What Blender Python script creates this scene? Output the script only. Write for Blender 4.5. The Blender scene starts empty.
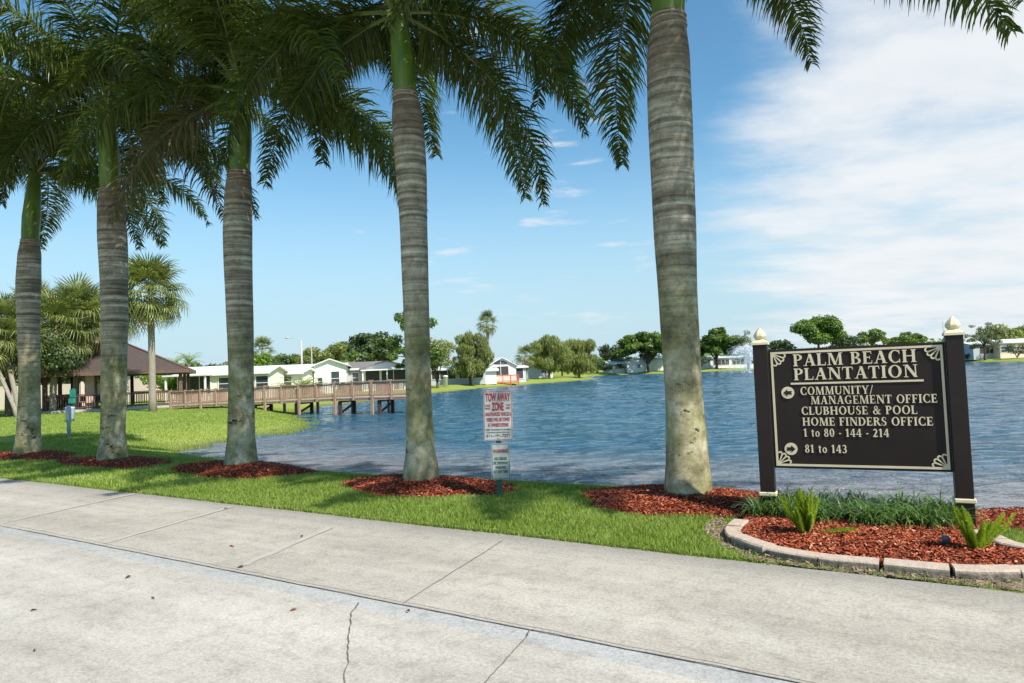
import bpy, math, random
import numpy as np
from mathutils import Vector, Matrix
random.seed(7); rng = np.random.default_rng(11)
S = bpy.context.scene; COL = S.collection
R = math.radians; PI = math.pi

# ------------------------------------------------------------------ camera
FPX = 683.0; HC = 1.55; ROLL = R(2.3); PITCH = math.atan(29.5/FPX)
def ray(px, py):
    u = px-512.0; v = 341.5-py
    c, s = math.cos(ROLL), math.sin(ROLL)
    u2 = u*c+v*s; v2 = v*c-u*s
    y = FPX*math.cos(PITCH)-v2*math.sin(PITCH); z = FPX*math.sin(PITCH)+v2*math.cos(PITCH)
    return u2/y, z/y
def on(px, py, z=0.0):                      # point of the level z seen at a pixel
    x, t = ray(px, py); d = (z-HC)/t; return (x*d, d)
def at(px, py, d):                          # point at depth d metres
    x, t = ray(px, py); return (x*d, d, HC+t*d)
cam_d = bpy.data.cameras.new('camera'); cam = bpy.data.objects.new('camera', cam_d); COL.objects.link(cam)
cam_d.sensor_width = 36; cam_d.lens = FPX/1024*36; cam_d.clip_end = 5000; cam_d.clip_start = .05
cam.matrix_world = Matrix.Translation((0, 0, HC)) @ Matrix.Rotation(PI/2+PITCH, 4, 'X') @ Matrix.Rotation(-ROLL, 4, 'Z')
S.camera = cam

# ------------------------------------------------------------------ mesh helpers
def link(name, me, mat, parent=None, smooth=False):
    o = bpy.data.objects.new(name, me); COL.objects.link(o)
    if mat is not None:
        for m in (mat if isinstance(mat, (list, tuple)) else [mat]): me.materials.append(m)
    if parent is not None: o.parent = parent
    if smooth: me.polygons.foreach_set('use_smooth', [True]*len(me.polygons))
    return o
def np_mesh(name, V, F, smooth=False):
    V = np.asarray(V, dtype=np.float32).reshape(-1, 3); F = np.asarray(F, dtype=np.int32)
    me = bpy.data.meshes.new(name); k = F.shape[1]
    me.vertices.add(len(V)); me.vertices.foreach_set('co', V.ravel())
    me.loops.add(F.size); me.loops.foreach_set('vertex_index', F.ravel())
    me.polygons.add(len(F)); me.polygons.foreach_set('loop_start', np.arange(0, F.size, k, dtype=np.int32))
    me.polygons.foreach_set('loop_total', np.full(len(F), k, dtype=np.int32))
    me.update(calc_edges=True)
    if smooth: me.polygons.foreach_set('use_smooth', [True]*len(F))
    return me
class MB:
    def __init__(s): s.v = []; s.f = []
    def add(s, vs, fs):
        b = len(s.v); s.v += [tuple(p) for p in vs]; s.f += [tuple(b+i for i in f) for f in fs]; return s
    def box(s, x0, x1, y0, y1, z0, z1):
        return s.add([(x0,y0,z0),(x1,y0,z0),(x1,y1,z0),(x0,y1,z0),(x0,y0,z1),(x1,y0,z1),(x1,y1,z1),(x0,y1,z1)],
              [(0,3,2,1),(4,5,6,7),(0,1,5,4),(1,2,6,5),(2,3,7,6),(3,0,4,7)])
    def bar(s, a, b, w, h=None, up=(0,0,1)):          # rectangular bar between two points
        h = h or w; a = Vector(a); b = Vector(b); d = (b-a).normalized(); u = Vector(up)
        if abs(d.dot(u)) > .98: u = Vector((0,1,0))
        x = d.cross(u).normalized(); y = x.cross(d)
        vs = [p+x*sx*w/2+y*sy*h/2 for p in (a, b) for sx, sy in ((-1,-1),(1,-1),(1,1),(-1,1))]
        return s.add(vs, [(0,1,2,3),(7,6,5,4),(0,4,5,1),(1,5,6,2),(2,6,7,3),(3,7,4,0)])
    def tube(s, pts, rad, n=10, cap=True):
        pts = [Vector(p) for p in pts]; rad = rad if isinstance(rad, (list, tuple)) else [rad]*len(pts)
        vs = []; fs = []; px = None
        for i, p in enumerate(pts):
            d = (pts[min(i+1, len(pts)-1)]-pts[max(i-1, 0)]).normalized()
            x = (px - d*px.dot(d)).normalized() if px is not None else d.orthogonal().normalized()
            px = x; y = d.cross(x)
            for k in range(n):
                a = 2*PI*k/n; vs.append(p+(x*math.cos(a)+y*math.sin(a))*rad[i])
        for i in range(len(pts)-1):
            for k in range(n): fs.append((i*n+k, i*n+(k+1)%n, (i+1)*n+(k+1)%n, (i+1)*n+k))
        if cap: fs += [tuple(range(n-1, -1, -1)), tuple((len(pts)-1)*n+k for k in range(n))]
        return s.add(vs, fs)
    def lathe(s, prof, n=16, c=(0,0,0), sq=False):     # prof: (r, z)
        vs = []; fs = []
        for r_, z in prof:
            for k in range(n):
                a = 2*PI*(k+.5)/n; m = r_
                if sq: m = r_/max(abs(math.cos(a)), abs(math.sin(a)))
                vs.append((c[0]+m*math.cos(a), c[1]+m*math.sin(a), c[2]+z))
        for i in range(len(prof)-1):
            for k in range(n): fs.append((i*n+k, i*n+(k+1)%n, (i+1)*n+(k+1)%n, (i+1)*n+k))
        fs += [tuple(range(n-1, -1, -1)), tuple((len(prof)-1)*n+k for k in range(n))]
        return s.add(vs, fs)
    def prism(s, poly, z0, z1, f=lambda x, y, z: (x, y, z)):   # poly in x,y extruded in z
        n = len(poly)
        return s.add([f(x, y, z0) for x, y in poly]+[f(x, y, z1) for x, y in poly],
              [tuple(range(n-1, -1, -1)), tuple(range(n, 2*n))]+[(i, (i+1)%n, (i+1)%n+n, i+n) for i in range(n)])
    def build(s, name, mat, parent=None, smooth=False, bevel=0):
        me = bpy.data.meshes.new(name); me.from_pydata(s.v, [], s.f); me.update()
        o = link(name, me, mat, parent, smooth)
        if bevel:
            m = o.modifiers.new('bevel', 'BEVEL'); m.width = bevel; m.segments = 2; m.limit_method = 'ANGLE'
        return o
def tag(o, label=None, cat=None, group=None, kind=None):
    for k, v in (('label', label), ('category', cat), ('group', group), ('kind', kind)):
        if v: o[k] = v
    return o
def empty(name, loc=(0,0,0), rz=0, label=None, cat=None, group=None):
    o = bpy.data.objects.new(name, None); COL.objects.link(o); o.location = loc; o.rotation_euler = (0,0,rz)
    o.empty_display_size = .2
    return tag(o, label, cat, group)
def copy_tree(o, parent=None):
    c = o.copy(); COL.objects.link(c); c.parent = parent
    for ch in [x for x in o.children]: copy_tree(ch, c)
    return c

# ------------------------------------------------------------------ materials
def N(nt, typ, **kw):
    n = nt.nodes.new(typ)
    for k, v in kw.items():
        if k in n.inputs.keys(): n.inputs[k].default_value = v
        else: setattr(n, k, v)
    return n
def newmat(name):
    m = bpy.data.materials.new(name); m.use_nodes = True; nt = m.node_tree
    return m, nt, nt.nodes['Principled BSDF']
def ramp(nt, fac, stops, interp='LINEAR'):
    r = nt.nodes.new('ShaderNodeValToRGB'); r.color_ramp.interpolation = interp
    while len(r.color_ramp.elements) < len(stops): r.color_ramp.elements.new(.5)
    for e, (p, c) in zip(r.color_ramp.elements, stops):
        e.position = p; e.color = (*c, 1) if len(c) == 3 else c
    nt.links.new(fac, r.inputs[0]); return r.outputs[0]
def coords(nt, scale=(1,1,1), kind='Object'):
    tc = N(nt, 'ShaderNodeTexCoord'); mp = N(nt, 'ShaderNodeMapping'); mp.inputs['Scale'].default_value = scale
    nt.links.new(tc.outputs[kind], mp.inputs[0]); return mp.outputs[0]
def noise(nt, vec, scale, detail=4, rough=.55, out=0):
    n = N(nt, 'ShaderNodeTexNoise', Scale=scale, Detail=detail, Roughness=rough); nt.links.new(vec, n.inputs['Vector']); return n.outputs[out]
def mix(nt, fac, a, b, mode='MIX'):
    m = nt.nodes.new('ShaderNodeMix'); m.data_type = 'RGBA'; m.blend_type = mode
    for i, v in ((0, fac), (6, a), (7, b)):
        if isinstance(v, (int, float)): m.inputs[i].default_value = v
        elif isinstance(v, tuple): m.inputs[i].default_value = (*v, 1) if len(v) == 3 else v
        else: nt.links.new(v, m.inputs[i])
    return m.outputs[2]
def math_(nt, op, a, b=None, clamp=False):
    m = nt.nodes.new('ShaderNodeMath'); m.operation = op; m.use_clamp = clamp
    for i, v in ((0, a), (1, b)):
        if v is None: continue
        if isinstance(v, (int, float)): m.inputs[i].default_value = v
        else: nt.links.new(v, m.inputs[i])
    return m.outputs[0]
def bump(nt, b, h, strength=.3, dist=.02, prev=None):
    n = N(nt, 'ShaderNodeBump', Strength=strength, Distance=dist); nt.links.new(h, n.inputs['Height'])
    if prev is not None: nt.links.new(prev, n.inputs['Normal'])
    if b is not None: nt.links.new(n.outputs[0], b.inputs['Normal'])
    return n.outputs[0]
def simple(name, c1, c2=None, scale=3, rough=.6, bmp=0, bscale=None, spec=.5, metal=0, detail=4, stretch=(1,1,1)):
    m, nt, b = newmat(name); c2 = c2 or tuple(x*.75 for x in c1)
    v = coords(nt, stretch); f = noise(nt, v, scale, detail)
    nt.links.new(ramp(nt, f, [(.3, c2), (.7, c1)]), b.inputs['Base Color'])
    b.inputs['Roughness'].default_value = rough; b.inputs['Metallic'].default_value = metal
    b.inputs['Specular IOR Level'].default_value = spec
    if bmp: bump(nt, b, noise(nt, v, bscale or scale*4, 3), bmp, .01)
    return m
def leafmat(name, dark, light, trans=.3, rough=.45, scale=.6, spec=.5):
    m, nt, b = newmat(name)
    geo = N(nt, 'ShaderNodeNewGeometry'); oi = N(nt, 'ShaderNodeObjectInfo')
    pn = noise(nt, geo.outputs['Position'], scale, 3)
    f = math_(nt, 'ADD', math_(nt, 'MULTIPLY', geo.outputs['Random Per Island'], .55), math_(nt, 'MULTIPLY', pn, .75))
    f = math_(nt, 'ADD', f, math_(nt, 'MULTIPLY', math_(nt, 'SUBTRACT', oi.outputs['Random'], .5), .15))
    colr = ramp(nt, f, [(.3, dark), (.9, light)])
    nt.links.new(colr, b.inputs['Base Color']); b.inputs['Roughness'].default_value = rough
    b.inputs['Specular IOR Level'].default_value = spec
    t = N(nt, 'ShaderNodeBsdfTranslucent'); ms = N(nt, 'ShaderNodeMixShader'); ms.inputs[0].default_value = trans
    bright = mix(nt, .5, colr, (light[0]*1.3, light[1]*1.4, light[2]*.5))
    nt.links.new(bright, t.inputs['Color']); nt.links.new(b.outputs[0], ms.inputs[1]); nt.links.new(t.outputs[0], ms.inputs[2])
    nt.links.new(ms.outputs[0], nt.nodes['Material Output'].inputs['Surface'])
    return m

# road frame: u runs along the kerb to the far left, q runs across it to the lake
UR = Vector((-.845, .535, 0)); QR = Vector((.535, .845, 0))
UANG = math.atan2(.535, -.845)
def rq(r_, q, z=0.0): return Vector((UR.x*r_+QR.x*q, UR.y*r_+QR.y*q, z))
EDGE = 5.47

# ------------------------------------------------------------------ sky, sun
SUN_AZ = R(134); SUN_EL = R(48)
w = bpy.data.worlds.new('World'); S.world = w; w.use_nodes = True; nt = w.node_tree
bg = nt.nodes['Background']; bg.inputs['Strength'].default_value = .115
sky = N(nt, 'ShaderNodeTexSky', sky_type='NISHITA'); sky.sun_disc = False
sky.sun_elevation = SUN_EL; sky.sun_rotation = SUN_AZ; sky.altitude = 0; sky.air_density = 1.0; sky.dust_density = .6; sky.ozone_density = 1.6
tc = N(nt, 'ShaderNodeTexCoord'); sep = N(nt, 'ShaderNodeSeparateXYZ'); nt.links.new(tc.outputs['Generated'], sep.inputs[0])
den = math_(nt, 'ADD', math_(nt, 'MAXIMUM', sep.outputs[2], 0.0), .12)
cx = math_(nt, 'DIVIDE', sep.outputs[0], den); cy = math_(nt, 'DIVIDE', sep.outputs[1], den)
cmb = N(nt, 'ShaderNodeCombineXYZ'); nt.links.new(cx, cmb.inputs[0]); nt.links.new(cy, cmb.inputs[1])
def sky_mask(px, py, c0, c1):
    x, t = ray(px, py); d = Vector((x, 1, t)).normalized()
    vm = N(nt, 'ShaderNodeVectorMath', operation='DOT_PRODUCT'); nt.links.new(tc.outputs['Generated'], vm.inputs[0]); vm.inputs[1].default_value = d
    mr = N(nt, 'ShaderNodeMapRange', interpolation_type='SMOOTHSTEP'); nt.links.new(vm.outputs['Value'], mr.inputs[0])
    mr.inputs[1].default_value = math.cos(R(c0)); mr.inputs[2].default_value = math.cos(R(c1)); return mr.outputs[0]
mpv = N(nt, 'ShaderNodeMapping'); mpv.inputs['Rotation'].default_value = (0, 0, R(25)); mpv.inputs['Scale'].default_value = (.8, 1.25, 1)
nt.links.new(cmb.outputs[0], mpv.inputs[0])
n1 = noise(nt, mpv.outputs[0], .75, 9, .6); n2 = noise(nt, mpv.outputs[0], 2.1, 9, .62)
big = math_(nt, 'ADD', math_(nt, 'MULTIPLY', sky_mask(1040, 165, 29, 9), .50), math_(nt, 'MULTIPLY', math_(nt, 'ADD', math_(nt, 'MULTIPLY', n1, .75), math_(nt, 'MULTIPLY', n2, .45)), 1.0))
mr = N(nt, 'ShaderNodeMapRange', interpolation_type='SMOOTHSTEP'); nt.links.new(big, mr.inputs[0]); mr.inputs[1].default_value = .78; mr.inputs[2].default_value = 1.16; mr.inputs[4].default_value = .95
# small fair-weather wisps low in the sky
mp2 = N(nt, 'ShaderNodeMapping'); mp2.inputs['Scale'].default_value = (5, 5, 26); nt.links.new(tc.outputs['Generated'], mp2.inputs[0])
n3 = noise(nt, mp2.outputs[0], 1.25, 6, .55)
wm = math_(nt, 'MULTIPLY', sky_mask(520, 235, 24, 6), .16)
w3 = N(nt, 'ShaderNodeMapRange', interpolation_type='SMOOTHSTEP'); nt.links.new(math_(nt, 'ADD', n3, wm), w3.inputs[0]); w3.inputs[1].default_value = .73; w3.inputs[2].default_value = .9; w3.inputs[4].default_value = .8
cl = math_(nt, 'MAXIMUM', mr.outputs[0], w3.outputs[0])
# pale air towards the horizon
hz = N(nt, 'ShaderNodeMapRange', interpolation_type='SMOOTHERSTEP'); nt.links.new(sep.outputs[2], hz.inputs[0]); hz.inputs[1].default_value = .40; hz.inputs[2].default_value = -.03; hz.inputs[4].default_value = .92
skc = mix(nt, 1.0, sky.outputs[0], (.60, .93, .97), 'MULTIPLY')
c0 = mix(nt, hz.outputs[0], skc, (3.05, 4.0, 4.6))
c1 = mix(nt, cl, c0, mix(nt, n2, (4.15, 4.4, 4.65), (5.3, 5.4, 5.5)))
nt.links.new(c1, bg.inputs['Color'])
sd = bpy.data.lights.new('sun', 'SUN'); sd.energy = 4.4; sd.angle = R(.53); sd.color = (1, .94, .85)
so = bpy.data.objects.new('sun', sd); COL.objects.link(so)
sdir = Vector((math.sin(SUN_AZ)*math.cos(SUN_EL), math.cos(SUN_AZ)*math.cos(SUN_EL), math.sin(SUN_EL)))
so.rotation_euler = sdir.to_track_quat('Z', 'Y').to_euler(); so.location = (20, -20, 30)
S.view_settings.view_transform = 'Standard'; S.view_settings.look = 'None'; S.view_settings.gamma = 1; S.view_settings.exposure = .68
S.view_settings.use_curve_mapping = False
S.render.engine = 'CYCLES'; S.cycles.max_bounces = 6; S.cycles.transparent_max_bounces = 16; S.cycles.caustics_reflective = False; S.cycles.caustics_refractive = False
S.cycles.sample_clamp_indirect = 6

# ------------------------------------------------------------------ lake outline (water level -0.5)
WL = -.5
def pd(px, d): x, _ = ray(px, 370); return (x*d, d)
near = [tuple(rq(r_, q)[:2]) for r_, q in ((-60,11.5),(-40,11.3),(-25,11.2),(-12,11.0),(-4,10.75),(0,10.5),(4,10.4),(8,10.35),(12,10.4))]
LAKE = near + [(-7.3,17.9),(-9.2,19.6),(-10.1,21),(-9.9,22.6),(-9.1,24.4),(-8.3,26.8),(-8.6,31),(-10.2,36),(-12.3,42),(-13.4,49),(-12.5,55),
   pd(400,59), pd(430,70), pd(465,80), pd(500,90), pd(530,98), pd(560,106), pd(590,116), pd(602,124), pd(598,137), pd(580,150), pd(600,166), pd(625,168), pd(655,160), pd(690,158), pd(720,164),
   pd(765,172), pd(800,180), pd(870,180), pd(930,165), pd(965,140), pd(1010,130), pd(1060,120), (150,125), (190,60), (150,-60), (90,-75)]
def sdist(P, poly):
    P = np.asarray(P, float); A = np.array(poly, float); B = np.roll(A, -1, 0)
    best = np.full(len(P), 1e9); inside = np.zeros(len(P), bool)
    for a, b in zip(A, B):
        d = b-a; t = np.clip(((P-a)@d)/(d@d), 0, 1); e = P-a-t[:, None]*d
        best = np.minimum(best, np.hypot(e[:, 0], e[:, 1]))
        c = (a[1] > P[:, 1]) != (b[1] > P[:, 1])
        with np.errstate(divide='ignore', invalid='ignore'):
            xi = a[0]+(P[:, 1]-a[1])*d[0]/np.where(d[1] == 0, 1e-9, d[1])
        inside ^= c & (P[:, 0] < xi)
    return np.where(inside, -best, best)
def ground_z(P):
    P = np.asarray(P, float).reshape(-1, 2); s = sdist(P, LAKE)
    s = s+.35*np.sin(P[:,0]*1.3+P[:,1]*.7)*np.clip(P[:,1]/40, .15, 1)
    q = P[:, 0]*QR.x+P[:, 1]*QR.y
    wid = 2.6+np.clip((P[:, 1]-18)/20, 0, 1)*2.2
    t = np.clip(s/wid, 0, 1); z = WL-.06+(.56)*(t*t*(3-2*t)*.6+t*.4)
    z = np.where(s < 0, WL-.06+np.maximum(s*.35, -1.2), z)
    z = z+.03*np.sin(P[:,0]*.5)*np.sin(P[:,1]*.43+1)*np.clip(s-2, 0, 1)*np.clip(q-8,0,1)
    far = np.clip((P[:, 1]-60)/80, 0, 1)*np.clip((s-2)/25, 0, 1); z = z+far*.5
    return np.where(q < EDGE-.02, -.07, z)
def gz(x, y): return float(ground_z([(x, y)])[0])
# ------------------------------------------------------------------ ground, water, paving
def mat_lawn():
    m, nt, b = newmat('lawn'); geo = N(nt, 'ShaderNodeNewGeometry'); P = geo.outputs['Position']
    big_ = noise(nt, P, .16, 4); fine = noise(nt, P, 9, 5, .7); mid = noise(nt, P, 1.3, 4)
    a = ramp(nt, fine, [(.25, (.13,.17,.03)), (.5, (.23,.28,.05)), (.75, (.31,.35,.08))])
    y = ramp(nt, fine, [(.3, (.25,.25,.08)), (.7, (.40,.38,.14))])
    f = math_(nt, 'MULTIPLY', ramp(nt, math_(nt, 'ADD', math_(nt,'MULTIPLY',big_,.6), math_(nt,'MULTIPLY',mid,.4)), [(.52, (0,0,0)), (.72, (1,1,1))]), .5)
    c = mix(nt, f, a, y)
    sp = N(nt, 'ShaderNodeSeparateXYZ'); nt.links.new(P, sp.inputs[0])     # muddy, thin grass at the waterline
    wet = N(nt, 'ShaderNodeMapRange'); nt.links.new(math_(nt, 'ADD', sp.outputs[2], math_(nt, 'MULTIPLY', mid, .12)), wet.inputs[0]); wet.inputs[1].default_value = -.30; wet.inputs[2].default_value = -.44
    c = mix(nt, wet.outputs[0], c, ramp(nt, fine, [(.35, (.07,.055,.03)), (.6, (.16,.16,.05))]))
    nt.links.new(c, b.inputs['Base Color']); b.inputs['Roughness'].default_value = .9; b.inputs['Specular IOR Level'].default_value = .15
    bump(nt, b, noise(nt, P, 22, 4, .7), .6, .03)
    return m
M = {}
M['lawn'] = mat_lawn()
# one sheet: rings around the foot of the road, denser close by, out to the horizon
rad = np.concatenate([[0.0], np.geomspace(1.2, 2600, 330)]); th = np.arange(0, 360, .75)*PI/180
X = np.concatenate([(rad[1:, None]*np.cos(th)).ravel()]); Y = np.concatenate([(rad[1:, None]*np.sin(th)).ravel()])
Z = ground_z(np.stack([X, Y], 1)); V = np.stack([X, Y, Z], 1)
nt_ = len(th); i0 = (np.arange(len(rad)-2)[:, None]*nt_+np.arange(nt_)); i1 = (np.arange(len(rad)-2)[:, None]*nt_+(np.arange(nt_)+1) % nt_)
Fq = np.stack([i0, i0+nt_, i1+nt_, i1], -1).reshape(-1, 4)
V = np.vstack([V, [(0, 0, -.07)]]); 
me = np_mesh('ground', V, Fq, True)
ground = link('ground', me, M['lawn']); tag(ground, 'green lawn sloping down to the lake shore', None, None, 'structure')
mb = MB(); mb.lathe([(1.3, -.071)], 12) if False else None

def mat_water():
    m, nt, b = newmat('water'); geo = N(nt, 'ShaderNodeNewGeometry')
    mp = N(nt, 'ShaderNodeMapping'); mp.inputs['Rotation'].default_value = (0, 0, R(12)); mp.inputs['Scale'].default_value = (.6, 1.5, 1); nt.links.new(geo.outputs['Position'], mp.inputs[0])
    v = mp.outputs[0]
    b.inputs['Base Color'].default_value = (.022, .05, .075, 1); b.inputs['Roughness'].default_value = .07; b.inputs['IOR'].default_value = 1.33
    a1 = bump(nt, None, noise(nt, v, .5, 3, .5), 1.0, 1.3)
    a2 = bump(nt, None, noise(nt, v, 1.7, 5, .65), 1.0, .42, a1)
    bump(nt, b, noise(nt, v, 7, 4, .65), .9, .06, a2)
    cd = ramp(nt, noise(nt, geo.outputs['Position'], .05, 3), [(.35, (.018,.085,.145)), (.7, (.035,.11,.165))])
    sa = N(nt, 'ShaderNodeAttribute', attribute_name='shallow'); cd = mix(nt, math_(nt, 'MULTIPLY', sa.outputs['Fac'], .85), cd, (.27,.24,.235)); nt.links.new(cd, b.inputs['Base Color'])
    return m
M['water'] = mat_water()
# water sheet with real wavelets close to the bank
xs = np.concatenate([np.linspace(-16, 24, 300)]); ys = np.linspace(-2, 40, 300)
def grid(xs, ys, zf):
    XX, YY = np.meshgrid(xs, ys); ZZ = zf(XX, YY); n = len(xs); idx = np.arange((len(ys)-1)*n).reshape(-1, n)[:, :-1].ravel()
    return np.stack([XX.ravel(), YY.ravel(), ZZ.ravel()], 1), np.stack([idx, idx+1, idx+n+1, idx+n], 1)
def wz(x, y):
    e = np.clip(np.minimum.reduce([x+60, 150-x, y+6, 190-y])/6, 0, 1); hf = np.clip((70-y)/40, 0, 1); far_ = 1+np.clip((y-15)/60, 0, 1)*.9
    a = hf*.30*np.sin(3.1*x+10.2*y+2.2*np.sin(1.3*x+.4*y))+hf*.26*np.sin(-4.2*x+13.1*y+2*np.sin(2.1*x+1.1*y))+.8*far_*np.sin(.5*x+2.2*y+2.5*np.sin(.23*x+.11*y)+1.2*np.sin(.8*x))+np.sin(1.1*x+4.1*y+1.6*np.sin(.7*x+.3*y))*.5+np.sin(2.3*x-5.9*y+1.9*np.sin(.9*x+.5))*.3+np.sin(-1.7*x+8.3*y+1.3*np.sin(1.9*x))*.25
    g = .5+.5*np.sin(.45*x+.62*y)*np.sin(.31*x-.5*y+2)
    return WL+.030*a*(.35+.65*g)*e
xs = np.concatenate([[-400], -np.geomspace(12, 60, 110)[::-1], np.linspace(-11.9, 14, 300), np.geomspace(14.1, 150, 230), [900]]); ys = np.concatenate([[-400], np.linspace(-6, 7.9, 130), np.geomspace(8, 190, 900), [900]])
Vw, Fw = grid(xs, ys, wz)
wme = np_mesh('water', Vw, Fw, True); at_ = wme.attributes.new('shallow', 'FLOAT', 'POINT')
at_.data.foreach_set('value', (np.clip(1+sdist(Vw[:, :2], LAKE)/5.5, 0, 1)*np.clip((28-Vw[:,1])/8, 0, 1)).astype(np.float32))
tag(link('water', wme, M['water']), 'blue rippled lake water', None, None, 'structure')

def mat_concrete(name, c1, c2, joints=True):
    m, nt, b = newmat(name); v = coords(nt)
    sp = N(nt, 'ShaderNodeSeparateXYZ'); nt.links.new(v, sp.inputs[0])
    big_ = noise(nt, v, .55, 5, .6); mid = noise(nt, v, 3.2, 6, .65); fine = noise(nt, v, 42, 4, .75); grain = noise(nt, v, 160, 2, .6)
    f = math_(nt, 'ADD', math_(nt, 'ADD', math_(nt, 'MULTIPLY', big_, .5), math_(nt, 'MULTIPLY', mid, .3)), math_(nt, 'MULTIPLY', fine, .3))
    c = ramp(nt, f, [(.38, c2), (.72, c1)])
    c = mix(nt, .75, c, ramp(nt, fine, [(.3, (.66,.66,.66)), (.55, (1,1,1)), (.8, (1.2,1.19,1.17))]), 'MULTIPLY')
    c = mix(nt, .8, c, ramp(nt, grain, [(.3, (.72,.71,.7)), (.5, (1,1,1)), (.72, (1.22,1.22,1.2))]), 'MULTIPLY')
    # darker blotches of dirt and tyre film running along the road
    st = N(nt, 'ShaderNodeMapping'); st.inputs['Scale'].default_value = (.12, 1.5, 1); nt.links.new(v, st.inputs[0])
    c = mix(nt, .8, c, ramp(nt, noise(nt, st.outputs[0], 1.3, 6, .65), [(.35, (.76,.75,.73)), (.6, (1,1,1)), (.7, (1.08,1.08,1.07))]), 'MULTIPLY')
    c = mix(nt, .6, c, ramp(nt, noise(nt, v, 7, 5, .7), [(.36, (.72,.71,.69)), (.5, (1,1,1))]), 'MULTIPLY')
    if joints:
        # mildew along the lawn side
        e = N(nt, 'ShaderNodeMapRange'); nt.links.new(math_(nt, 'ADD', sp.outputs[1], math_(nt, 'MULTIPLY', math_(nt, 'SUBTRACT', mid, .5), .5)), e.inputs[0])
        e.inputs[1].default_value = EDGE-.45; e.inputs[2].default_value = EDGE+.05; e.inputs[4].default_value = .75
        c = mix(nt, e.outputs[0], c, ramp(nt, fine, [(.3, (.13,.125,.115)), (.7, (.27,.26,.235))]))
    nt.links.new(c, b.inputs['Base Color']); b.inputs['Roughness'].default_value = .88; b.inputs['Specular IOR Level'].default_value = .25
    bn = bump(nt, None, fine, .35, .006); bump(nt, b, grain, .4, .003, bn)
    return m
M['conc_far'] = mat_concrete('concrete_far_slab', (.52,.48,.42), (.345,.315,.27))
M['conc_near'] = mat_concrete('concrete_near_slab', (.56,.525,.465), (.39,.365,.325), False)
M['conc_strip'] = mat_concrete('concrete_strip', (.46,.46,.452), (.385,.385,.375), False)
M['joint'] = simple('joint_filler', (.10,.09,.08), (.22,.20,.17), 30, .9, spec=.1); M['bed'] = simple('road_base', (.10,.09,.08), (.07,.065,.06), 9, .9)
M['patch'] = simple('pale_joint', (.42,.39,.345), (.36,.335,.295), 6, .9, spec=.2)
def road_obj(name, mb, mat, label, **k):
    o = mb.build(name, mat, None, **k); o.rotation_euler = (0, 0, UANG)
    # local x along the kerb; flip y so that it points to the lake
    o.scale = (1, -1, 1); tag(o, label, None, None, 'structure'); return o
def wavy(q, j): return q+.012*math.sin(j*1.7)+.008*math.sin(j*4.1+1)
def slab(q0, q1, z0, z1, r0=-45, r1=70, step=.5, w0=0, w1=0):
    m = MB(); rs = np.arange(r0, r1, step); vs = []
    for r_ in rs: vs += [(r_, q0+w0*math.sin(r_*2.3)+w0*.6*math.sin(r_*5.9), z1), (r_, q1+w1*math.sin(r_*2.1+1)+w1*.7*math.sin(r_*5.3)+w1*.5*math.sin(r_*13), z1)]
    n = len(rs); vs += [(x, y, z0) for x, y, z in vs]
    fs = [(2*i, 2*i+2, 2*i+3, 2*i+1) for i in range(n-1)]
    fs += [(2*n+2*i+1, 2*n+2*i+3, 2*n+2*i+2, 2*n+2*i) for i in range(n-1)]
    fs += [(2*i+1, 2*i+3, 2*n+2*i+3, 2*n+2*i+1) for i in range(n-1)]+[(2*i, 2*n+2*i, 2*n+2*i+2, 2*i+2) for i in range(n-1)]
    return m.add(vs, fs)
SQ0, SQ1 = 3.36, 3.53
road_obj('path', slab(SQ1+.006, EDGE, -.12, 0, w1=.012), M['conc_far'], 'weathered concrete slab beside the lawn')
road_obj('drain_strip', slab(SQ0, SQ1, -.12, -.004), M['conc_strip'], 'smooth bluish concrete strip along the road')
road_obj('road', slab(-9, SQ0-.006, -.12, 0), M['conc_near'], 'pale concrete road in the foreground')
road_obj('road_bed', slab(-9, EDGE-.1, -.2, -.05), M['bed'], 'dark ground under the slabs')
# pale saw-cut joints across the slab and dark cracks
jm = MB()
for (a, b_) in ((on(0,527), on(0,527)),): pass
def strip_between(m, pts, wd, z):
    for i in range(len(pts)-1):
        a = Vector((*pts[i], z)); b_ = Vector((*pts[i+1], z)); d = (b_-a).normalized(); nrm = Vector((-d.y, d.x, 0))*wd/2
        a = a-d*wd*.15; b_ = b_+d*wd*.15; zz = Vector((0, 0, .0002*i))
        m.add([a-nrm+zz, b_-nrm+zz, b_+nrm+zz, a+nrm+zz], [(0,1,2,3)])
def jag(a, b_, n, amp, seed=1):
    rd = random.Random(seed); a = Vector((*a, 0)); b_ = Vector((*b_, 0)); d = (b_-a); nn = Vector((-d.y, d.x, 0)).normalized(); o = 0; out = []
    for i in range(n+1):
        if 0 < i < n: o = o*.6+rd.uniform(-amp, amp)
        else: o = 0
        p = a+d*(i/n)+nn*o; out.append((p.x, p.y))
    return out
for i, (a, b_) in enumerate(((( 12,521),(135,494)), ((105,543),(232,507)), ((245,565),(330,528)))):
    strip_between(jm, jag(on(*a), on(*b_), 14, .012, i), .075, .004)
tag(jm.build('pale_joint_marking', M['patch']), 'pale joint lines across the slab', None, None, 'structure')
cm = MB()
strip_between(cm, jag(on(403,604), on(503,541), 24, .004, 5), .006, .0045)
strip_between(cm, jag(on(345,683), on(352,612), 22, .010, 6), .007, .0045); strip_between(cm, jag(on(352,612), on(358,603), 5, .012, 7), .008, .0048)
strip_between(cm, jag(on(484,684), on(526,638), 14, .004, 8), .007, .0045); strip_between(cm, jag(on(526,638), on(530,630), 4, .004, 8), .010, .0045)
pts_ = [tuple(rq(r_, SQ1+.004+.004*math.sin(r_*7)+.003*math.sin(r_*19))[:2]) for r_ in np.arange(-6, 9, .12)]
strip_between(cm, pts_, .009, .0045)
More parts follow.
